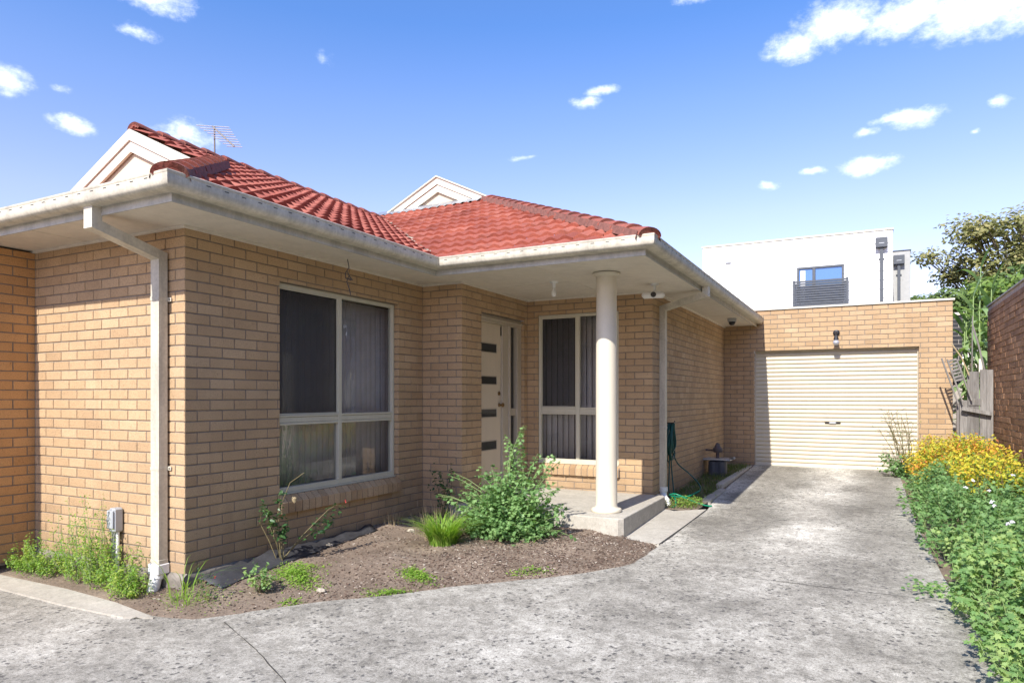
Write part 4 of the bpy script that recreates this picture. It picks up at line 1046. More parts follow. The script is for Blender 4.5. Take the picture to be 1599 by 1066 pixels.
# mallow bush
L_=MB(); S_=MB(); c=Vector((-3.22,6.10,.10))
def mtip(b):
    while True:
        dd=rnd_dir(); dd.z=abs(dd.z)
        if dd.z<.08: continue
        r=(.70,.46,.74); k=U(.45,1.04)
        return c+Vector((dd.x*r[0]*k,dd.y*r[1]*k,dd.z*r[2]*k+.02))
bush(L_,S_,lambda:c+Vector((U(-.12,.12),U(-.1,.1),-.02)),mtip,420,24,.050,LOBED,(.3,1.0),0,.004,.28,.09)
for tp,n in (((-3.35,6.35,1.12),46),((-3.22,6.32,1.22),40),((-3.15,6.35,1.02),34),((-2.72,6.15,.95),30),((-2.62,6.0,.72),26),((-3.92,6.15,.72),26),((-3.86,5.85,.60),26),((-2.95,6.35,.95),30)):
    bush(L_,S_,lambda:c,lambda b:Vector(tp)+Vector((U(-.06,.06),U(-.06,.06),U(-.06,.04))),3,n,.045,LOBED,(.3,.9),0,.005,.4,.05)
for i in range(60):
    x,y=U(-3.9,-2.8),U(5.72,6.0); leaf(L_,Vector((x,y,soil_z(x,y)+U(.01,.12))),Vector((U(-.4,.4),U(-.4,.2),1)),U(.03,.05),LOBED,R())
plant('mallow_bush','bushy green mallow shrub spreading in front of the porch and front door','shrub',tuple(c),L_,M['mallow'],S_,M['green_stem'])
# dark rose-like shrub against wall to its left
L_=MB(); S_=MB(); c=Vector((-4.28,6.55,.10))
bush(L_,S_,lambda:c,lambda b:c+Vector((U(-.22,.2),U(-.16,.08),U(.22,.75))),11,16,.05,OVAL,(.0,.5),0,.006,.35,.07)
plant('dark_shrub','small dark leaved shrub in the shaded corner left of the mallow bush','shrub',tuple(c),L_,M['rose'],S_)

def blades(mb,c,n,h,r,lean,w=.006,a=(0,1),zf=None,m=0):
    for i in range(n):
        t=U(0,6.283); q=r*math.sqrt(R()); b=Vector((c[0]+q*math.cos(t),c[1]+q*math.sin(t),0)); b.z=(zf(b.x,b.y) if zf else c[2])-.01
        hh=h*U(.5,1.1); ln=lean*U(.2,1.2)*hh; t2=t+U(-.9,.9); d=Vector((math.cos(t2),math.sin(t2),0)); s=Vector((-d.y,d.x,0)); ww=w*U(.7,1.3)
        av=U(*a); prev=None
        for k in range(5):
            f=k/4; p=b+d*ln*f*f+Vector((0,0,hh*(f-.28*lean*f**3))); wd=ww*(1-f**2*.95)
            cur=(p-s*wd,p+s*wd)
            if prev: mb.face([prev[0],prev[1],cur[1],cur[0]],m,av)
            prev=cur
# bright grass tuft
L_=MB(); c=(-3.62,5.50,soil_z(-3.62,5.50)); blades(L_,c,620,.36,.13,1.0,.0055,(.2,1)); S_=MB(); blades(S_,(-3.85,5.75,c[2]),60,.48,.22,.5,.0018,(.3,1))
t=thing('grass_tuft','bright green fountain of grass standing left of the mallow bush','grass clump',c); L_.build('blades',M['grass'],t,fix=False); S_.build('seed_stalks',M['dry'],t,fix=False)
# dry stalks
L_=MB(); x,y=-4.72+.1,6.02; c=(x,y,soil_z(x,y)); blades(L_,c,34,.26,.10,.9,.0022,(0,1))
tag(L_.build('dry_stalks',M['dry'],None,fix=False),'thin straw coloured dead stalks near the wall left of the bright grass','dead grass')
# left weeds by utility box
def fz_bed(x,y): return soil_z(x,y)
L_=MB(); S_=MB()
cs=[(-6.35,3.33,.30,.16),(-6.05,3.36,.42,.17),(-5.75,3.34,.58,.14),(-5.62,3.38,.64,.08),(-5.42,3.34,.36,.16),(-5.18,3.36,.34,.14),(-5.05,3.30,.20,.10),(-6.6,3.35,.2,.14)]
for x,y,h,r in cs:
    cc=Vector((x,y,soil_z(x,y)))
    bush(L_,S_,lambda:cc+Vector((U(-r,r),U(-.07,.07),0)),lambda b:b+Vector((U(-.12,.12),U(-.08,.04),h*(U(.3,.7) if R()<.7 else U(.8,1.25)))),44,26,.024,OVAL,(.2,.95),0,.0022,.10,.04)
plant('weed_clump','lush pale green weeds with tall seedy tops around the utility box','weeds',(-5.8,3.36,.0),L_,M['weed'],S_,M['green_stem'])
# grass by the corner
L_=MB(); c=(-4.62,3.42,soil_z(-4.62,3.42)); blades(L_,c,16,.42,.12,1.2,.004,(.3,1)); blades(L_,(-4.45,3.33,c[2]),40,.12,.14,1.2,.003,(.1,.9))
for i in range(420):
    x,y=random.gauss(-4.42,.16),random.gauss(3.42,.12); leaf(L_,Vector((x,y,soil_z(x,y)+U(0,.06))),Vector((U(-.5,.5),U(-.5,.5),1)),U(.012,.022),OVAL,R())
tag(L_.build('grass_tuft',M['grass'],None,fix=False),'sparse long grass blades at the foot of the house corner beside the pipe','grass clump')
# rose
L_=MB(); S_=MB(); c=Vector((-4.55,4.35,soil_z(-4.55,4.35)))
tips=[(-4.62,4.22,.66),(-4.50,4.16,.62),(-4.58,4.35,.74),(-4.25,4.75,.55),(-4.32,4.70,.42),(-4.60,4.30,.50),(-4.45,4.3,.45)]
for tp in tips:
    tp=Vector(tp); bush(L_,S_,lambda:c+Vector((U(-.03,.03),U(-.03,.03),0)),lambda b:tp+rnd_dir()*.03,2,19,.052,OVAL,(.1,.7),0,.005,.5,.07)
S_.tube([c,(-4.62,4.36,.5),(-4.60,4.50,.78),(-4.55,4.62,.86)],.004,5)
rs=plant('rose_bush','thin rose bush with dark glossy leaves standing below the left end of the larger window','rose bush',tuple(c),L_,M['rose'],S_)
g=MB()
for p in ((-4.22,4.80,.60),(-4.60,4.42,.30)):
    for k in range(9): leaf(g,Vector(p)+rnd_dir()*.008,rnd_dir(),.016,DIAM,.5)
g.build('flower',M['petal_red'],rs,fix=False)
g=MB(); blob(g,(-4.60,4.55,.62),(.022,.022,.03),2,.3); g.build('seed_pod',M['dry'],rs)
# small bed plants
def lowplant(x,y,n,h,r,size,mat,label,shape=OVAL,yr=1.0,name='ground_weed',cat='weed',ang=0,group=None):
    L_=MB(); ca,sa=math.cos(ang),math.sin(ang)
    for i in range(n):
        u_=random.gauss(0,r*.6); v_=random.gauss(0,r*.6*yr); xx=x+u_*ca-v_*sa; yy=y+u_*sa+v_*ca
        q=max(0,1-math.hypot(u_/r,v_/(r*yr)))
        leaf(L_,Vector((xx,yy,soil_z(xx,yy)+U(0,h)*(.25+.75*q))),Vector((U(-.7,.7),U(-.7,.5),1)),size*1.15*U(.6,1.3),shape,R())
    return tag(L_.build(name,mat,None,fix=False),label,cat,'low weeds in the garden bed')
lowplant(-4.12,4.10,1300,.06,.26,.019,M['grass'],'long low patch of bright weeds running down from the rose bush towards the driveway',yr=.45,ang=math.radians(-18))
lowplant(-4.28,4.30,500,.06,.20,.019,M['grass'],'small bright weed mat just beside the rose bush base',yr=.7)
lowplant(-3.30,4.62,950,.06,.17,.018,M['grass'],'bright low weed patch in the bed, upper of the two by the driveway edge',yr=.5,ang=math.radians(-25))
lowplant(-3.20,4.22,900,.045,.20,.018,M['grass'],'bright low weed mat creeping over the driveway edge, lower of the two',yr=.5,ang=math.radians(15))
lowplant(-2.52,5.16,150,.07,.16,.022,M['grass'],'sparse small weeds at the bed edge below the mallow bush',yr=.4,ang=math.radians(40))
lowplant(-3.80,3.72,140,.03,.08,.018,M['grass'],'tiny green sprouts beside the pale stone at the bed edge')
L_=MB(); S_=MB(); c=Vector((-4.13,3.72,soil_z(-4.13,3.72)))
bush(L_,S_,lambda:c,lambda b:c+Vector((U(-.12,.12),U(-.1,.1),U(.08,.24))),16,14,.042,OVAL,(.3,.9),0,.003,.3,.05)
plant('seedling_bush','small leafy green seedling near the driveway edge below the rose bush','seedling',tuple(c),L_,M['mallow2'],S_)
L_=MB(); S_=MB(); c=Vector((-4.32,3.42,soil_z(-4.32,3.42)))
bush(L_,S_,lambda:c,lambda b:c+Vector((U(-.14,.12),U(-.06,.1),U(.10,.26))),6,8,.034,OVAL,(.1,.6),0,.003,.45,.03)
pr=plant('rose_sapling','thin sparse rose sapling with a red leaf tip near the driveway corner of the bed','rose',tuple(c),L_,M['rose'],S_)
g=MB()
for k in range(8): leaf(g,Vector((-4.28,3.44,.22))+rnd_dir()*.01,rnd_dir(),.016,OVAL,.5)
g.build('red_leaves',M['petal_red'],pr,fix=False)

# weed strip beside garage
L_=MB()
for i in range(2600):
    y=8.55+(YG-8.75)*R()**1.1; x=U(-2.40,-1.90); 
    blades(L_,(x,y,strip_z(x,y)),1,.10+.07*noise.noise(Vector((x*3,y*3,0))),.02,1.1,.004,(.0,.8) if y>9.2 else (.4,1))
for i in range(2600):
    y=8.5+(YG-8.7)*R()**1.3; x=U(-2.40,-1.92); leaf(L_,Vector((x,y,strip_z(x,y)+U(.0,.09))),Vector((U(-.6,.6),U(-.6,.6),1)),U(.014,.03),OVAL,R())
tag(L_.build('weedy_grass',M['grass_dull'],None,fix=False),'weedy grass filling the soil strip along the shaded side wall','grass',kind='stuff')
L_=MB()
for i in range(420):
    y=random.gauss(8.80,.16); x=random.gauss(-2.05,.11); leaf(L_,Vector((x,y,strip_z(x,y)+U(.01,.10))),Vector((U(-.6,.6),U(-.9,.3),1)),U(.02,.035),OVAL,R())
tag(L_.build('ground_weed',M['weed'],None,fix=False),'sunlit pale green weeds under the bright green hose end','weed')
# hedge of mallow along the right
def hedge(name,label,y0,y1,x0,x1,h,nst,lps,size,mat,shape,a,off=0,cat='shrub'):
    L_=MB(); S_=MB()
    def xe(y): return max(x0, .42+.035*max(0,8.6-y)+.13*noise.noise(Vector((y*1.3,3+off,0)))+.09*noise.noise(Vector((y*3.7,8,0))))
    def base():
        y=U(y0,y1); xl=xe(y); x=xl+(x1-xl)*R()**.9+.08; return (x,y,gz(y))
    def tip(b):
        yy=b[1]; hh=h*(.72+.5*noise.noise(Vector((b[0]*2.1,yy*1.7,off)))+.25*U(-1,1)); ed=max(0,min(1,(b[0]-xe(yy))/.35))
        return (b[0]+U(-.20,.08)*(1.1-ed)+U(-.06,.06),yy+U(-.16,.10),gz(yy)+max(.09,hh*(.32+.68*ed)))
    bush(L_,S_,base,tip,nst,lps,size,shape,a,0,.004,.25,.075)
    return L_,S_
L_,S_=hedge('','',6.9,11.2,.42,1.74,.55,900,17,.052,None,LOBED,(.2,.85))
t=plant('mallow_hedge','green mallow shrub mass along the driveway, in front of the yellow leaved bush','shrub',(1.1,8.8,.15),L_,M['mallow'],S_,M['green_stem'])
L_,S_=hedge('','',2.6,6.9,.50,1.74,.54,1000,20,.050,None,LOBED,(.3,1.0),5)
g=MB()
for i in range(26):
    y=U(3.8,9); p=Vector((U(.7,1.6),y,gz(y)+U(.5,.72)))
    for k in range(6): leaf(g,p+rnd_dir()*.008,Vector((0,-.5,1))+rnd_dir()*.4,.024,DIAM,.5)
t=plant('mallow_hedge','nearest pale green mallow shrub mass spilling over the driveway at the bottom right corner','shrub',(1.1,4.6,.1),L_,M['mallow2'],S_,M['green_stem'])
g.build('blossom',M['petal_white'],t,fix=False)
L_,S_=hedge('','',-6,2.6,.70,1.74,.62,260,13,.09,None,LOBED,(.2,.85),9)
plant('mallow_hedge','mallow shrub mass continuing behind the viewpoint','shrub',(1.1,-1.5,0),L_,M['mallow'],S_,M['green_stem'])
# yellow nandina bush
L_=MB(); S_=MB()
def ny():
    y=U(10.4,12.8); return (U(.72,1.72),y,gz(y))
def nt_(b): 
    hh=.62+.30*noise.noise(Vector((b[0]*2.4,b[1]*1.5,2)))+U(-.12,.10); ed=min(1,max(.35,(b[0]-.40)/.55)); fe=min(1,.55+(b[1]-10.4)*.5)
    return (b[0]+U(-.22,.08),b[1]+U(-.15,.1),b[2]+hh*ed*fe)
bush(L_,S_,ny,nt_,760,28,.046,OVAL,(.05,.85),0,.004,.35,.08)
def nb(): y=U(9.0,10.6); return (U(.95,1.74),y,gz(y))
bush(L_,S_,nb,lambda b:(b[0]+U(-.1,.05),b[1]+U(-.1,.1),b[2]+U(.52,.70)),170,16,.055,OVAL,(.15,.6),0,.004,.5,.07)
plant('yellow_bush','yellow and red leaved nandina bush against the brown brick wall','shrub',(1.2,11.5,.2),L_,M['nandina'],S_)
# weed at the garage door
L_=MB(); S_=MB(); c=Vector((.55,12.75,gz(12.75)))
bush(L_,S_,lambda:c+Vector((U(-.1,.2),U(-.1,.1),0)),lambda b:c+Vector((U(-.38,.30),U(-.3,.15),U(.06,.42))),60,16,.055,LOBED,(.1,.7),0,.004,.25,.08)
for i in range(13):
    x0=c.x+U(-.05,.12); tp=Vector((c.x+U(-.42,.25),c.y+U(-.15,.15),c.z+U(.75,1.18))); b=Vector((x0,c.y,c.z)); mid=(b+tp)/2+Vector((U(-.03,.08),0,.08)); S_.tube([b,mid,tp],[.007,.005,.003],5,1)
    for k in range(9):
        q=U(.35,1); p=b*(1-q)**2+mid*2*q*(1-q)+tp*q*q; e=p+Vector((U(-.14,.14),U(-.05,.05),U(.0,.14))); S_.tube([p,e],.0026,3,1)
        for j in range(3): leaf(L_,e+rnd_dir()*.012,rnd_dir(),.016,DIAM,R())
t=thing('tall_weed','straggly weed with bare branching seed stalks in front of the garage right pier','weed',tuple(c)); L_.build('foliage',M['mallow'],t,fix=False); S_.build('stem',[M['green_stem'],M['stem']],t,fix=False)
# small patches by the driveway hedge edge
L_=MB(); 
for i in range(70):
    x,y=random.gauss(.42,.07),random.gauss(6.0,.10); leaf(L_,Vector((x,y,gz(y)+U(.02,.07))),Vector((U(-.4,.4),-.3,1)),U(.03,.05),LOBED,R())
tag(L_.build('ground_weed',M['mallow2'],None,fix=False),'small mallow sprout lying on the driveway beside the hedge','weed')

# ------------------------------------------------------------------ right hand brown wall
bw=thing('boundary_wall','tall brown brick boundary wall with raked joints on the right edge','wall',(1.80,13.7,.0))
mb=MB(); XB=1.80
brickwall(mb,(XB,13.72),(0,-1),(-1,0),19.7,-1,33,phase=0,ztop=3.05,bl=.23,depth=.014,prot=0,rough=.004,z0=.15)
mb.build('wall',[M['brick_brown'],M['mortar_brown']],bw,fix=False)
mb=MB(); mb.cbox(XB+.015,XB+.24,-6,13.70,.0,3.045,.003); mb.build('wall_core',M['mortar_brown'],bw)
mb=MB(); mb.cbox(XB-.01,XB+.26,-6,13.73,3.052,3.075,.003); mb.build('capping',simple('wall_capping',(.40,.38,.36),.8,.2,.2,40),bw)

# timber fence
tf=thing('timber_fence','weathered grey timber paling fence wedged between the garage and the brown wall','fence',(1.5,13.1,.25))
for x0,x1,zt,zb,tl,y in ((1.335,1.455,1.50,.2,0,13.02),(1.458,1.60,1.96,.2,-.02,13.0),(1.603,1.70,1.99,.2,.01,13.005),(1.702,1.785,1.985,.2,0,13.0)):
    g=MB(); Mx=Matrix.Translation((0,y,0))
    vs=[(x0,y,zb),(x1,y,zb),(x1,y,zt+U(-.01,.01)),(x0+tl,y,zt),(x0,y+.018,zb),(x1,y+.018,zb),(x1,y+.018,zt),(x0+tl,y+.018,zt)]
    g.add(vs,[(0,1,2,3),(7,6,5,4),(0,4,5,1),(1,5,6,2),(2,6,7,3),(3,7,4,0)],0,R()); g.build('paling',M['timber'],tf)
g=MB(); Mx=Matrix.Translation((1.56,12.95,1.33))@Matrix.Rotation(math.radians(12),4,'Y'); g.cbox(-.20,.20,-.03,.03,-.03,.03,.003,0,.9,Mx); g.build('rail',M['timber'],tf)
g=MB(); g.cbox(1.46,1.62,12.985,12.998,1.42,1.53,.003,0,.3); g.build('patch_board',M['timber'],tf)
g=MB(); g.cbox(1.30,1.345,13.02,13.07,.2,1.46,.004,0,.0); g.build('post',M['mast'],tf)
# leaning lattice
lt=thing('broken_trellis','broken grey timber trellis leaning against the garage above the fence','trellis',(1.36,12.95,1.5))
M0=Matrix.Translation((1.40,12.93,1.50))@Matrix.Rotation(math.radians(-17),4,'Y')
for i,xo in enumerate((-.10,-.035,.09)):
    g=MB(); g.cbox(xo-.011,xo+.011,-.02,.02,-.03,.74-.04*i,.003,0,.6+.1*i,M0); g.build('rail',M['timber'],lt)
for i in range(7):
    g=MB(); z=.32+i*.055; g.cbox(-.034,.088,-.008,.008,z,z+.03,.002,0,.5,M0); g.build('slat',M['timber'],lt)
g=MB(); g.tube([(1.22,12.94,2.42),(1.36,12.93,2.18),(1.46,12.94,1.90)],.010,6,0); 
tag(g.build('stick',M['dry'],None),'pale bent stick crossing above the broken trellis','stick')
g=MB(); g.tube([(1.52,13.05,2.70),(1.60,13.03,2.36),(1.68,13.02,1.95)],.014,6,0); g.tube([(1.52,13.06,2.85),(1.51,13.05,1.95)],.009,6)
tag(g.build('stick',M['timber'],None),'long grey stick standing behind the fence in front of the reeds','stick')
g=MB(); g.cbox(1.60,1.65,13.03,13.06,1.95,2.16,.003,0,1); tag(g.build('timber_offcut',M['barge'],None),'short white painted board poking up behind the timber fence','board')

# giant reed
rd_=thing('giant_reed','tall pale green giant reeds with arching strap leaves behind the timber fence','reeds',(1.75,15.0,.3))
S_=MB(); L_=MB()
canes=[(1.62,14.6,1.70,3.35),(1.72,15.0,1.86,3.9),(1.85,15.2,1.92,3.0),(1.55,14.9,1.60,2.95),(2.0,15.5,2.05,3.3),(1.66,15.6,1.72,2.8),(1.80,14.7,1.80,3.1),(1.9,15.0,2.02,3.5),(1.6,15.2,1.66,3.2)]
for x,y,x1,h in canes:
    b=Vector((x,y,.2)); tp=Vector((x1,y-.1,h)); S_.tube([b,(b+tp)/2+Vector((.03,0,0)),tp],[.018,.015,.008],8)
    nl=11
    for k in range(nl):
        q=.25+.75*k/(nl-1); p=b+(tp-b)*q; az=k*2.5+U(-.4,.4); d=Vector((math.cos(az),math.sin(az),0)); s=Vector((-d.y,d.x,0)); Ln=U(.40,.62)*(1 if q<.95 else .8); up_=U(.5,.8) if q<.9 else 1.6; av=R(); prev=None
        for j in range(8):
            f=j/7; pt=p+d*Ln*f*(1 if q<.95 else .45)+Vector((0,0,Ln*(up_*f-1.15*f*f*(1 if q<.95 else .5)))); wd=.048*(math.sin(math.pi*min(1,f*.85+.15)))**.7+.001
            cur=(pt-s*wd,pt+s*wd)
            if prev: L_.face([prev[0],prev[1],cur[1],cur[0]],0,av)
            prev=cur
S_.build('cane',M['green_stem'],rd_,smooth=True,fix=False); L_.build('foliage',M['reed'],rd_,fix=False)

# ------------------------------------------------------------------ background buildings
wb=thing('white_building','white weatherboard two storey building with dark balcony rising behind the garage','building',(-2.3,26,0))
X0,X1,YB,ZT=-5.45,.80,26.0,7.15
g=MB(); z=.3
wo=(-2.16,-.66,4.86,6.13)
while z<ZT-.02:
    z1=min(z+.306,ZT)
    segs_=[(X0,X1)]
    if z1>wo[2] and z<wo[3]: segs_=[(X0,wo[0]),(wo[1],X1)]
    for a_,b_ in segs_:
        g.add([(a_,YB-.022,z),(b_,YB-.022,z),(b_,YB,z1),(a_,YB,z1),(a_,YB+.004,z),(b_,YB+.004,z)],[(0,1,2,3),(0,4,5,1)],0)
    if z<wo[2]<z1: g.face([(wo[0],YB-.010,z),(wo[1],YB-.010,z),(wo[1],YB-.008,wo[2]),(wo[0],YB-.008,wo[2])])
    if z<wo[3]<z1: g.face([(wo[0],YB-.006,wo[3]),(wo[1],YB-.006,wo[3]),(wo[1],YB,z1),(wo[0],YB,z1)])
    z=z1
g.box(X0,X0+.02,YB+.01,YB+9,0,ZT); g.box(X1-.02,X1,YB+.01,YB+9,0,ZT); g.box(X0+.02,X1-.02,YB+.01,YB+9,ZT-.2,ZT-.15)
g.build('weatherboard_wall',M['white_board'],wb,fix=False)
g=MB(); g.cbox(X0-.03,X1+.03,YB-.04,YB+9,ZT+.002,ZT+.06,.005); g.build('roof_capping',M['slate_grey'] if False else M['barge'],wb)
g=MB()
a_,b_,c_,d_=wo
for q in ((a_,a_+.07,c_,d_),(b_-.07,b_,c_,d_),(a_+.07,b_-.07,d_-.07,d_),(a_+.07,b_-.07,c_,c_+.07),(a_+.50,a_+.60,c_+.07,d_-.07)): g.cbox(q[0],q[1],YB-.03,YB+.05,q[2],q[3],.004)
w=g.build('window',M['slate_grey'],wb)
g=MB(); g.face([(a_,YB+.02,c_),(b_,YB+.02,c_),(b_,YB+.02,d_),(a_,YB+.02,d_)]); 
mg,nt,bb,_=newmat('reflective_glass'); bb.inputs['Base Color'].default_value=(.02,.05,.10,1); bb.inputs['Roughness'].default_value=.03; bb.inputs['Specular IOR Level'].default_value=1.0; bb.inputs['Metallic'].default_value=.35; bb.inputs['Base Color'].default_value=(.10,.22,.45,1)
g.build('pane',mg,w,fix=False)
g=MB(); g.cbox(a_+.11,a_+.27,YB+.005,YB+.015,c_,d_-.12,.002); g.build('curtain',M['white_board'],w)
g=MB(); bx0,bx1,bz0,bz1=-2.28,-.52,4.72,5.62
for x in (bx0,bx1-.07): g.cbox(x,x+.07,YB-.22,YB-.15,bz0,bz1+.03,.004)
for x in (bx0,bx1-.05): g.cbox(x,x+.05,YB-.15,YB-.012,bz1-.05,bz1,.004); g.cbox(x,x+.05,YB-.15,YB-.012,bz0+.02,bz0+.07,.004)
bal=g.build('balcony_rail',M['slate_grey'],wb)
g=MB(); z=bz0+.01
while z<bz1-.02: g.cbox(bx0+.071,bx1-.071,YB-.205,YB-.175,z,z+.062,.003); z+=.083
g.build('slat',M['slate_grey'],bal)
def rainhead(name,x,y,z,par):
    g=MB(); g.cbox(x-.18,x+.18,y-.22,y-.013,z-.16,z+.17,.01); p=g.build('rainwater_head',M['slate_grey'],par)
    g=MB(); g.cbox(x-.08,x+.08,y-.226,y-.219,z-.04,z-.015,.002); g.build('overflow_slot',M['grey_box'],p)
    g=MB(); g.cbox(x-.05,x+.05,y-.15,y-.05,.1,z-.161,.006); g.cbox(x-.09,x+.09,y-.05,y-.014,z-.55,z-.51,.003); g.build('downpipe',M['slate_grey'],par)
rainhead('',.47,YB,6.72,wb)
g=MB(); g.cbox(-4.60,-4.42,YB-.07,YB-.02,6.50,6.69,.004); g.build('vent',M['grey_box'],wb)
g2=thing('grey_building','pale grey rendered building just behind the right end of the white one','building',(1.2,29,0))
g=MB(); g.cbox(.5,1.46,29,37,0,6.97,.01); g.build('wall',M['grey_render'],g2)
g=MB(); g.cbox(.47,1.49,28.97,37,6.972,7.0,.003); g.build('roof_capping',M['slate_grey'],g2)
rainhead('',1.09,29,6.62,g2)
db=MB(); brickwall(db,(.9,17.0),(1,0),(0,-1),.90,20,37,z0=.1,ztop=3.27); db.box(.9,1.80,17.013,17.3,0,3.27,1)
o=thing('dark_brick_wall','charcoal brick wall with pale mortar seen between the garage and the reeds','wall',(1.3,17,0))
db.build('wall',[M['brick_dark'],M['mortar_light']],o,fix=False)
g=MB(); g.cbox(.88,1.83,16.97,17.3,3.272,3.33,.004); g.build('capping',M['barge'],o)

# ------------------------------------------------------------------ trees
def tree(label,base,h,crown,mat,n,size,shape=DIAM,sub=14,trunk_r=.18,name='tree',a=(0,1),gap=.5):
    t=thing(name,label,'tree',base,None)
    S_=MB(); L_=MB(); b=Vector(base); cc=Vector(crown[0]); r=Vector(crown[1])
    fork=Vector((b.x+U(-.2,.2),b.y,b.z+h*.35)); S_.tube([b,(b+fork)/2+Vector((.05,0,0)),fork],[trunk_r,trunk_r*.8,trunk_r*.65],10)
    clumps=[]
    for i in range(sub):
        dd=rnd_dir(); dd.z=dd.z*.8+.25; k=U(.45,.95)
        p=cc+Vector((dd.x*r.x*k,dd.y*r.y*k,dd.z*r.z*k)); clumps.append((p,U(.22,.42)*min(r.x,r.z)))
        mid=(fork+p)/2+Vector((U(-.3,.3),U(-.3,.3),.3)); S_.tube([fork,mid,p],[trunk_r*.35,trunk_r*.2,trunk_r*.06],6)
        for j in range(3):
            e=p+rnd_dir()*clumps[-1][1]*.9; S_.tube([mid*.4+p*.6,(p+e)/2,e],[trunk_r*.10,trunk_r*.06,.01],4)
    for i in range(n):
        p,rr=random.choice(clumps); dd=rnd_dir(); q=p+Vector((dd.x*rr*1.5,dd.y*rr*1.5,dd.z*rr*.8))*(R()**.45)*(1+.35*noise.noise(p+dd*2))
        leaf(L_,q,dd*.5+Vector((0,-.2,.8))+rnd_dir()*.6,size*U(.6,1.3),shape,min(1,max(0,U(*a)*.6+.4*(noise.noise(q*.9)*.5+.5))))
    S_.build('trunk',M['bark'],t,fix=False); L_.build('crown',mat,t,fix=False); return t
tree('spreading olive brown tree with open crown far behind the reeds',(6.5,34,0),5,((5.6,34,7.0),(3.9,2.6,2.1)),M['tree1'],12500,.19,sub=44,trunk_r=.25)
tree('dense green tree mass low behind the garage parapet',(4.2,31,0),3,((4.3,31,4.4),(2.9,2.0,1.9)),M['tree3'],16000,.20,sub=34,trunk_r=.2)
tree('bright green leafy tree reaching in at the right edge above the brown wall',(4.6,16.5,0),5,((4.45,16.5,5.0),(1.45,1.3,2.5)),M['tree2'],10000,.12,OVAL,sub=26,trunk_r=.14)
tree('leafy green tree behind the brown wall below the bright tree',(3.6,21,0),3,((3.9,21,3.2),(1.7,1.5,1.6)),M['tree2'],12000,.15,OVAL,sub=26,trunk_r=.15)
tree('dark green tree filling the gap behind the reeds',(2.5,19,0),2,((2.6,19.5,2.0),(.9,.9,1.3)),M['tree3'],4500,.10,OVAL,sub=18,trunk_r=.1)
# trees beyond the right wall, seen only as reflections in the windows
for i,(x,y,h) in enumerate(((5.2,5.0,6.0),(5.2,9.5,5.6),(5.2,0.5,6.0),(5.3,13.6,6.0))):
    tree(('leafy tree beyond the brown wall opposite the larger window','leafy tree beyond the brown wall level with the porch','leafy tree beyond the brown wall behind the viewpoint','leafy tree beyond the far end of the brown wall')[i],(x,y,0),h,((x,y,h*.62),(1.9,2.7,2.3)),M['tree3'],6500,.30,sub=30)

# ------------------------------------------------------------------ light, sky, camera
sunv=Vector((-.042,-1,.90)).normalized(); el=math.asin(sunv.z); az=math.atan2(sunv.x,sunv.y)
sl=bpy.data.lights.new('sun','SUN'); sl.energy=4.0; sl.angle=math.radians(.53); sl.color=(1,.945,.86)
so=bpy.data.objects.new('sun',sl); COL.objects.link(so); so.rotation_euler=sunv.to_track_quat('Z','Y').to_euler(); so.location=(0,-10,12)
w=bpy.data.worlds.new('World'); sc.world=w; w.use_nodes=True; nt=w.node_tree; nt.nodes.clear()
out=N(nt,'ShaderNodeOutputWorld'); bg=N(nt,'ShaderNodeBackground'); sky=N(nt,'ShaderNodeTexSky'); sky.sky_type='NISHITA'; sky.sun_disc=False
sky.sun_elevation=el; sky.sun_rotation=az; sky.air_density=1.0; sky.dust_density=.6; sky.ozone_density=1.6; sky.altitude=50
tc=N(nt,'ShaderNodeTexCoord').outputs['Generated']
sp=N(nt,'ShaderNodeSeparateXYZ'); nt.links.new(tc,sp.inputs[0])
azn=mth(nt,'ARCTAN2',sp.outputs[0],sp.outputs[1]); eln=mth(nt,'ARCSINE',sp.outputs[2])
cv=N(nt,'ShaderNodeCombineXYZ'); nt.links.new(azn,cv.inputs[0]); nt.links.new(eln,cv.inputs[1])
cv=cv.outputs[0]
wn=N(nt,'ShaderNodeTexNoise'); wn.inputs['Scale'].default_value=26; wn.inputs['Detail'].default_value=3; nt.links.new(cv,wn.inputs['Vector'])
ws=N(nt,'ShaderNodeVectorMath',operation='SUBTRACT'); nt.links.new(wn.outputs['Color'],ws.inputs[0]); ws.inputs[1].default_value=(.5,.5,.5)
wm=N(nt,'ShaderNodeVectorMath',operation='MULTIPLY_ADD'); nt.links.new(ws.outputs[0],wm.inputs[0]); wm.inputs[1].default_value=(.028,.020,0); nt.links.new(cv,wm.inputs[2]); cv2=wm.outputs[0]
CL=[(-0.966,0.480,0.046,0.018,1),(-0.984,0.440,0.024,0.009,.7),(-1.118,0.358,0.026,0.017,1),(-1.054,0.324,0.028,0.011,1),(-0.928,0.334,0.042,0.018,.8),(-0.372,0.407,0.024,0.009,.9),(-0.350,0.418,0.026,0.007,.9),(-0.222,0.516,0.030,0.008,.8),(-0.085,0.445,0.040,0.018,1),(-0.03,0.462,0.060,0.026,1.1),(0.049,0.452,0.074,0.024,1.1),(0.123,0.440,0.080,0.030,1.2),(0.20,0.43,0.09,0.03,1.1),(0.053,0.340,0.034,0.012,1.1),(0.033,0.343,0.03,0.006,1),(-0.003,0.332,0.017,0.007,1),(0.002,0.294,0.036,0.013,1.1),(-0.063,0.296,0.017,0.0055,.9),(-0.117,0.283,0.016,0.006,.9),(0.142,0.340,0.012,0.005,.8),(-0.466,0.338,0.023,0.003,.6),(-0.747,0.446,0.012,0.012,.35),(0.117,0.311,0.007,0.004,.6),(-1.067,0.361,0.012,0.005,.5),(0.9,.5,.3,.08,1),(1.8,.35,.35,.05,1),(-2.2,.4,.3,.06,1),(2.9,.6,.4,.1,.8)]
acc=None
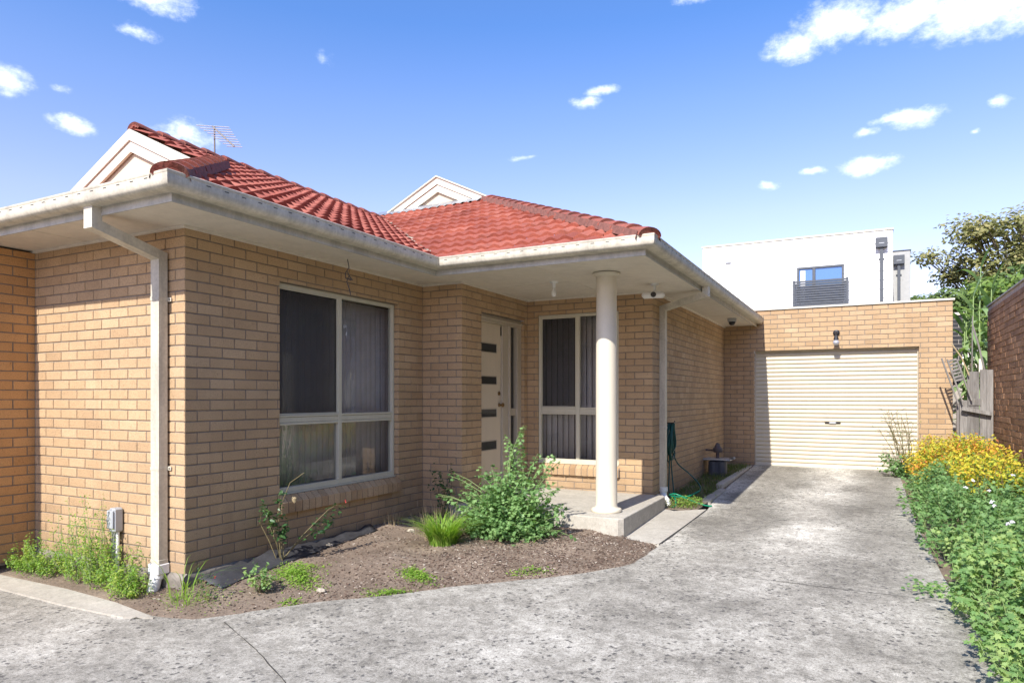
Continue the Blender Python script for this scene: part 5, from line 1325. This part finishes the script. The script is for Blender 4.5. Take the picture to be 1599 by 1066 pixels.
for a_,e_,ra,re,st in CL:
    s_=N(nt,'ShaderNodeVectorMath',operation='SUBTRACT'); nt.links.new(cv2,s_.inputs[0]); s_.inputs[1].default_value=(a_,e_,0)
    m_=N(nt,'ShaderNodeVectorMath',operation='MULTIPLY'); nt.links.new(s_.outputs[0],m_.inputs[0]); m_.inputs[1].default_value=(1/ra,1/re,0)
    l_=N(nt,'ShaderNodeVectorMath',operation='LENGTH'); nt.links.new(m_.outputs[0],l_.inputs[0])
    v_=mth(nt,'MULTIPLY',mth(nt,'SUBTRACT',1.25,l_.outputs['Value'],clamp=True),st)
    acc=v_ if acc is None else mth(nt,'MAXIMUM',acc,v_)
fn_=noise_n(nt,scaled(nt,cv,(1,1.6,1)),48,9,.68)
dens=mth(nt,'ADD',acc,mth(nt,'MULTIPLY',mth(nt,'SUBTRACT',fn_,.5),1.75))
gate=mth(nt,'MULTIPLY',acc,6,clamp=True)
dr=N(nt,'ShaderNodeMapRange',interpolation_type='SMOOTHSTEP'); dr.inputs['From Min'].default_value=.02; dr.inputs['From Max'].default_value=1.85; nt.links.new(dens,dr.inputs[0])
cf=mth(nt,'MULTIPLY',mth(nt,'MULTIPLY',dr.outputs[0],gate),.93)
hsv=N(nt,'ShaderNodeHueSaturation'); hsv.inputs['Saturation'].default_value=1.08; grd=ramp(nt,mth(nt,'MULTIPLY',mth(nt,'MAXIMUM',eln,0.0),2.0),[(0,(1.02,.80,.86)),(.25,(1.06,.84,.90)),(.5,(1.10,.885,.98)),(.8,(.88,.85,1.01)),(1,(.68,.79,1.03))]); nt.links.new(mix(nt,1,sky.outputs[0],grd,'MULTIPLY'),hsv.inputs['Color'])
cm=mix(nt,cf,hsv.outputs[0],(8.0,8.2,8.6))
nt.links.new(cm,bg.inputs[0]); bg.inputs[1].default_value=.15; nt.links.new(bg.outputs[0],out.inputs[0])

GR={'security_camera':'security cameras under the eaves','mallow_hedge':'mallow shrubs along the driveway','tree':'trees around the house','stone':'stones in the garden bed','stick':'loose sticks by the fence','grass_tuft':'grass tufts in the garden bed'}
for o_ in list(COL.objects):
    k_=o_.name.split('.')[0]
    if o_.parent is None and k_ in GR: o_['group']=GR[k_]
cd=bpy.data.cameras.new('camera'); co=bpy.data.objects.new('camera',cd); COL.objects.link(co); sc.camera=co
cd.sensor_width=36; cd.lens=36*1060/1599; cd.shift_x=-.5/1599; cd.shift_y=(620-533)/1599; cd.clip_start=.05; cd.clip_end=1500
co.location=(0,0,1.55); co.rotation_euler=(math.radians(90),0,math.radians(27.5))
sc.view_settings.view_transform='Standard'; sc.view_settings.look='None'; sc.view_settings.gamma=1; sc.view_settings.exposure=.87
sc.cycles.max_bounces=8; sc.cycles.transparent_max_bounces=16
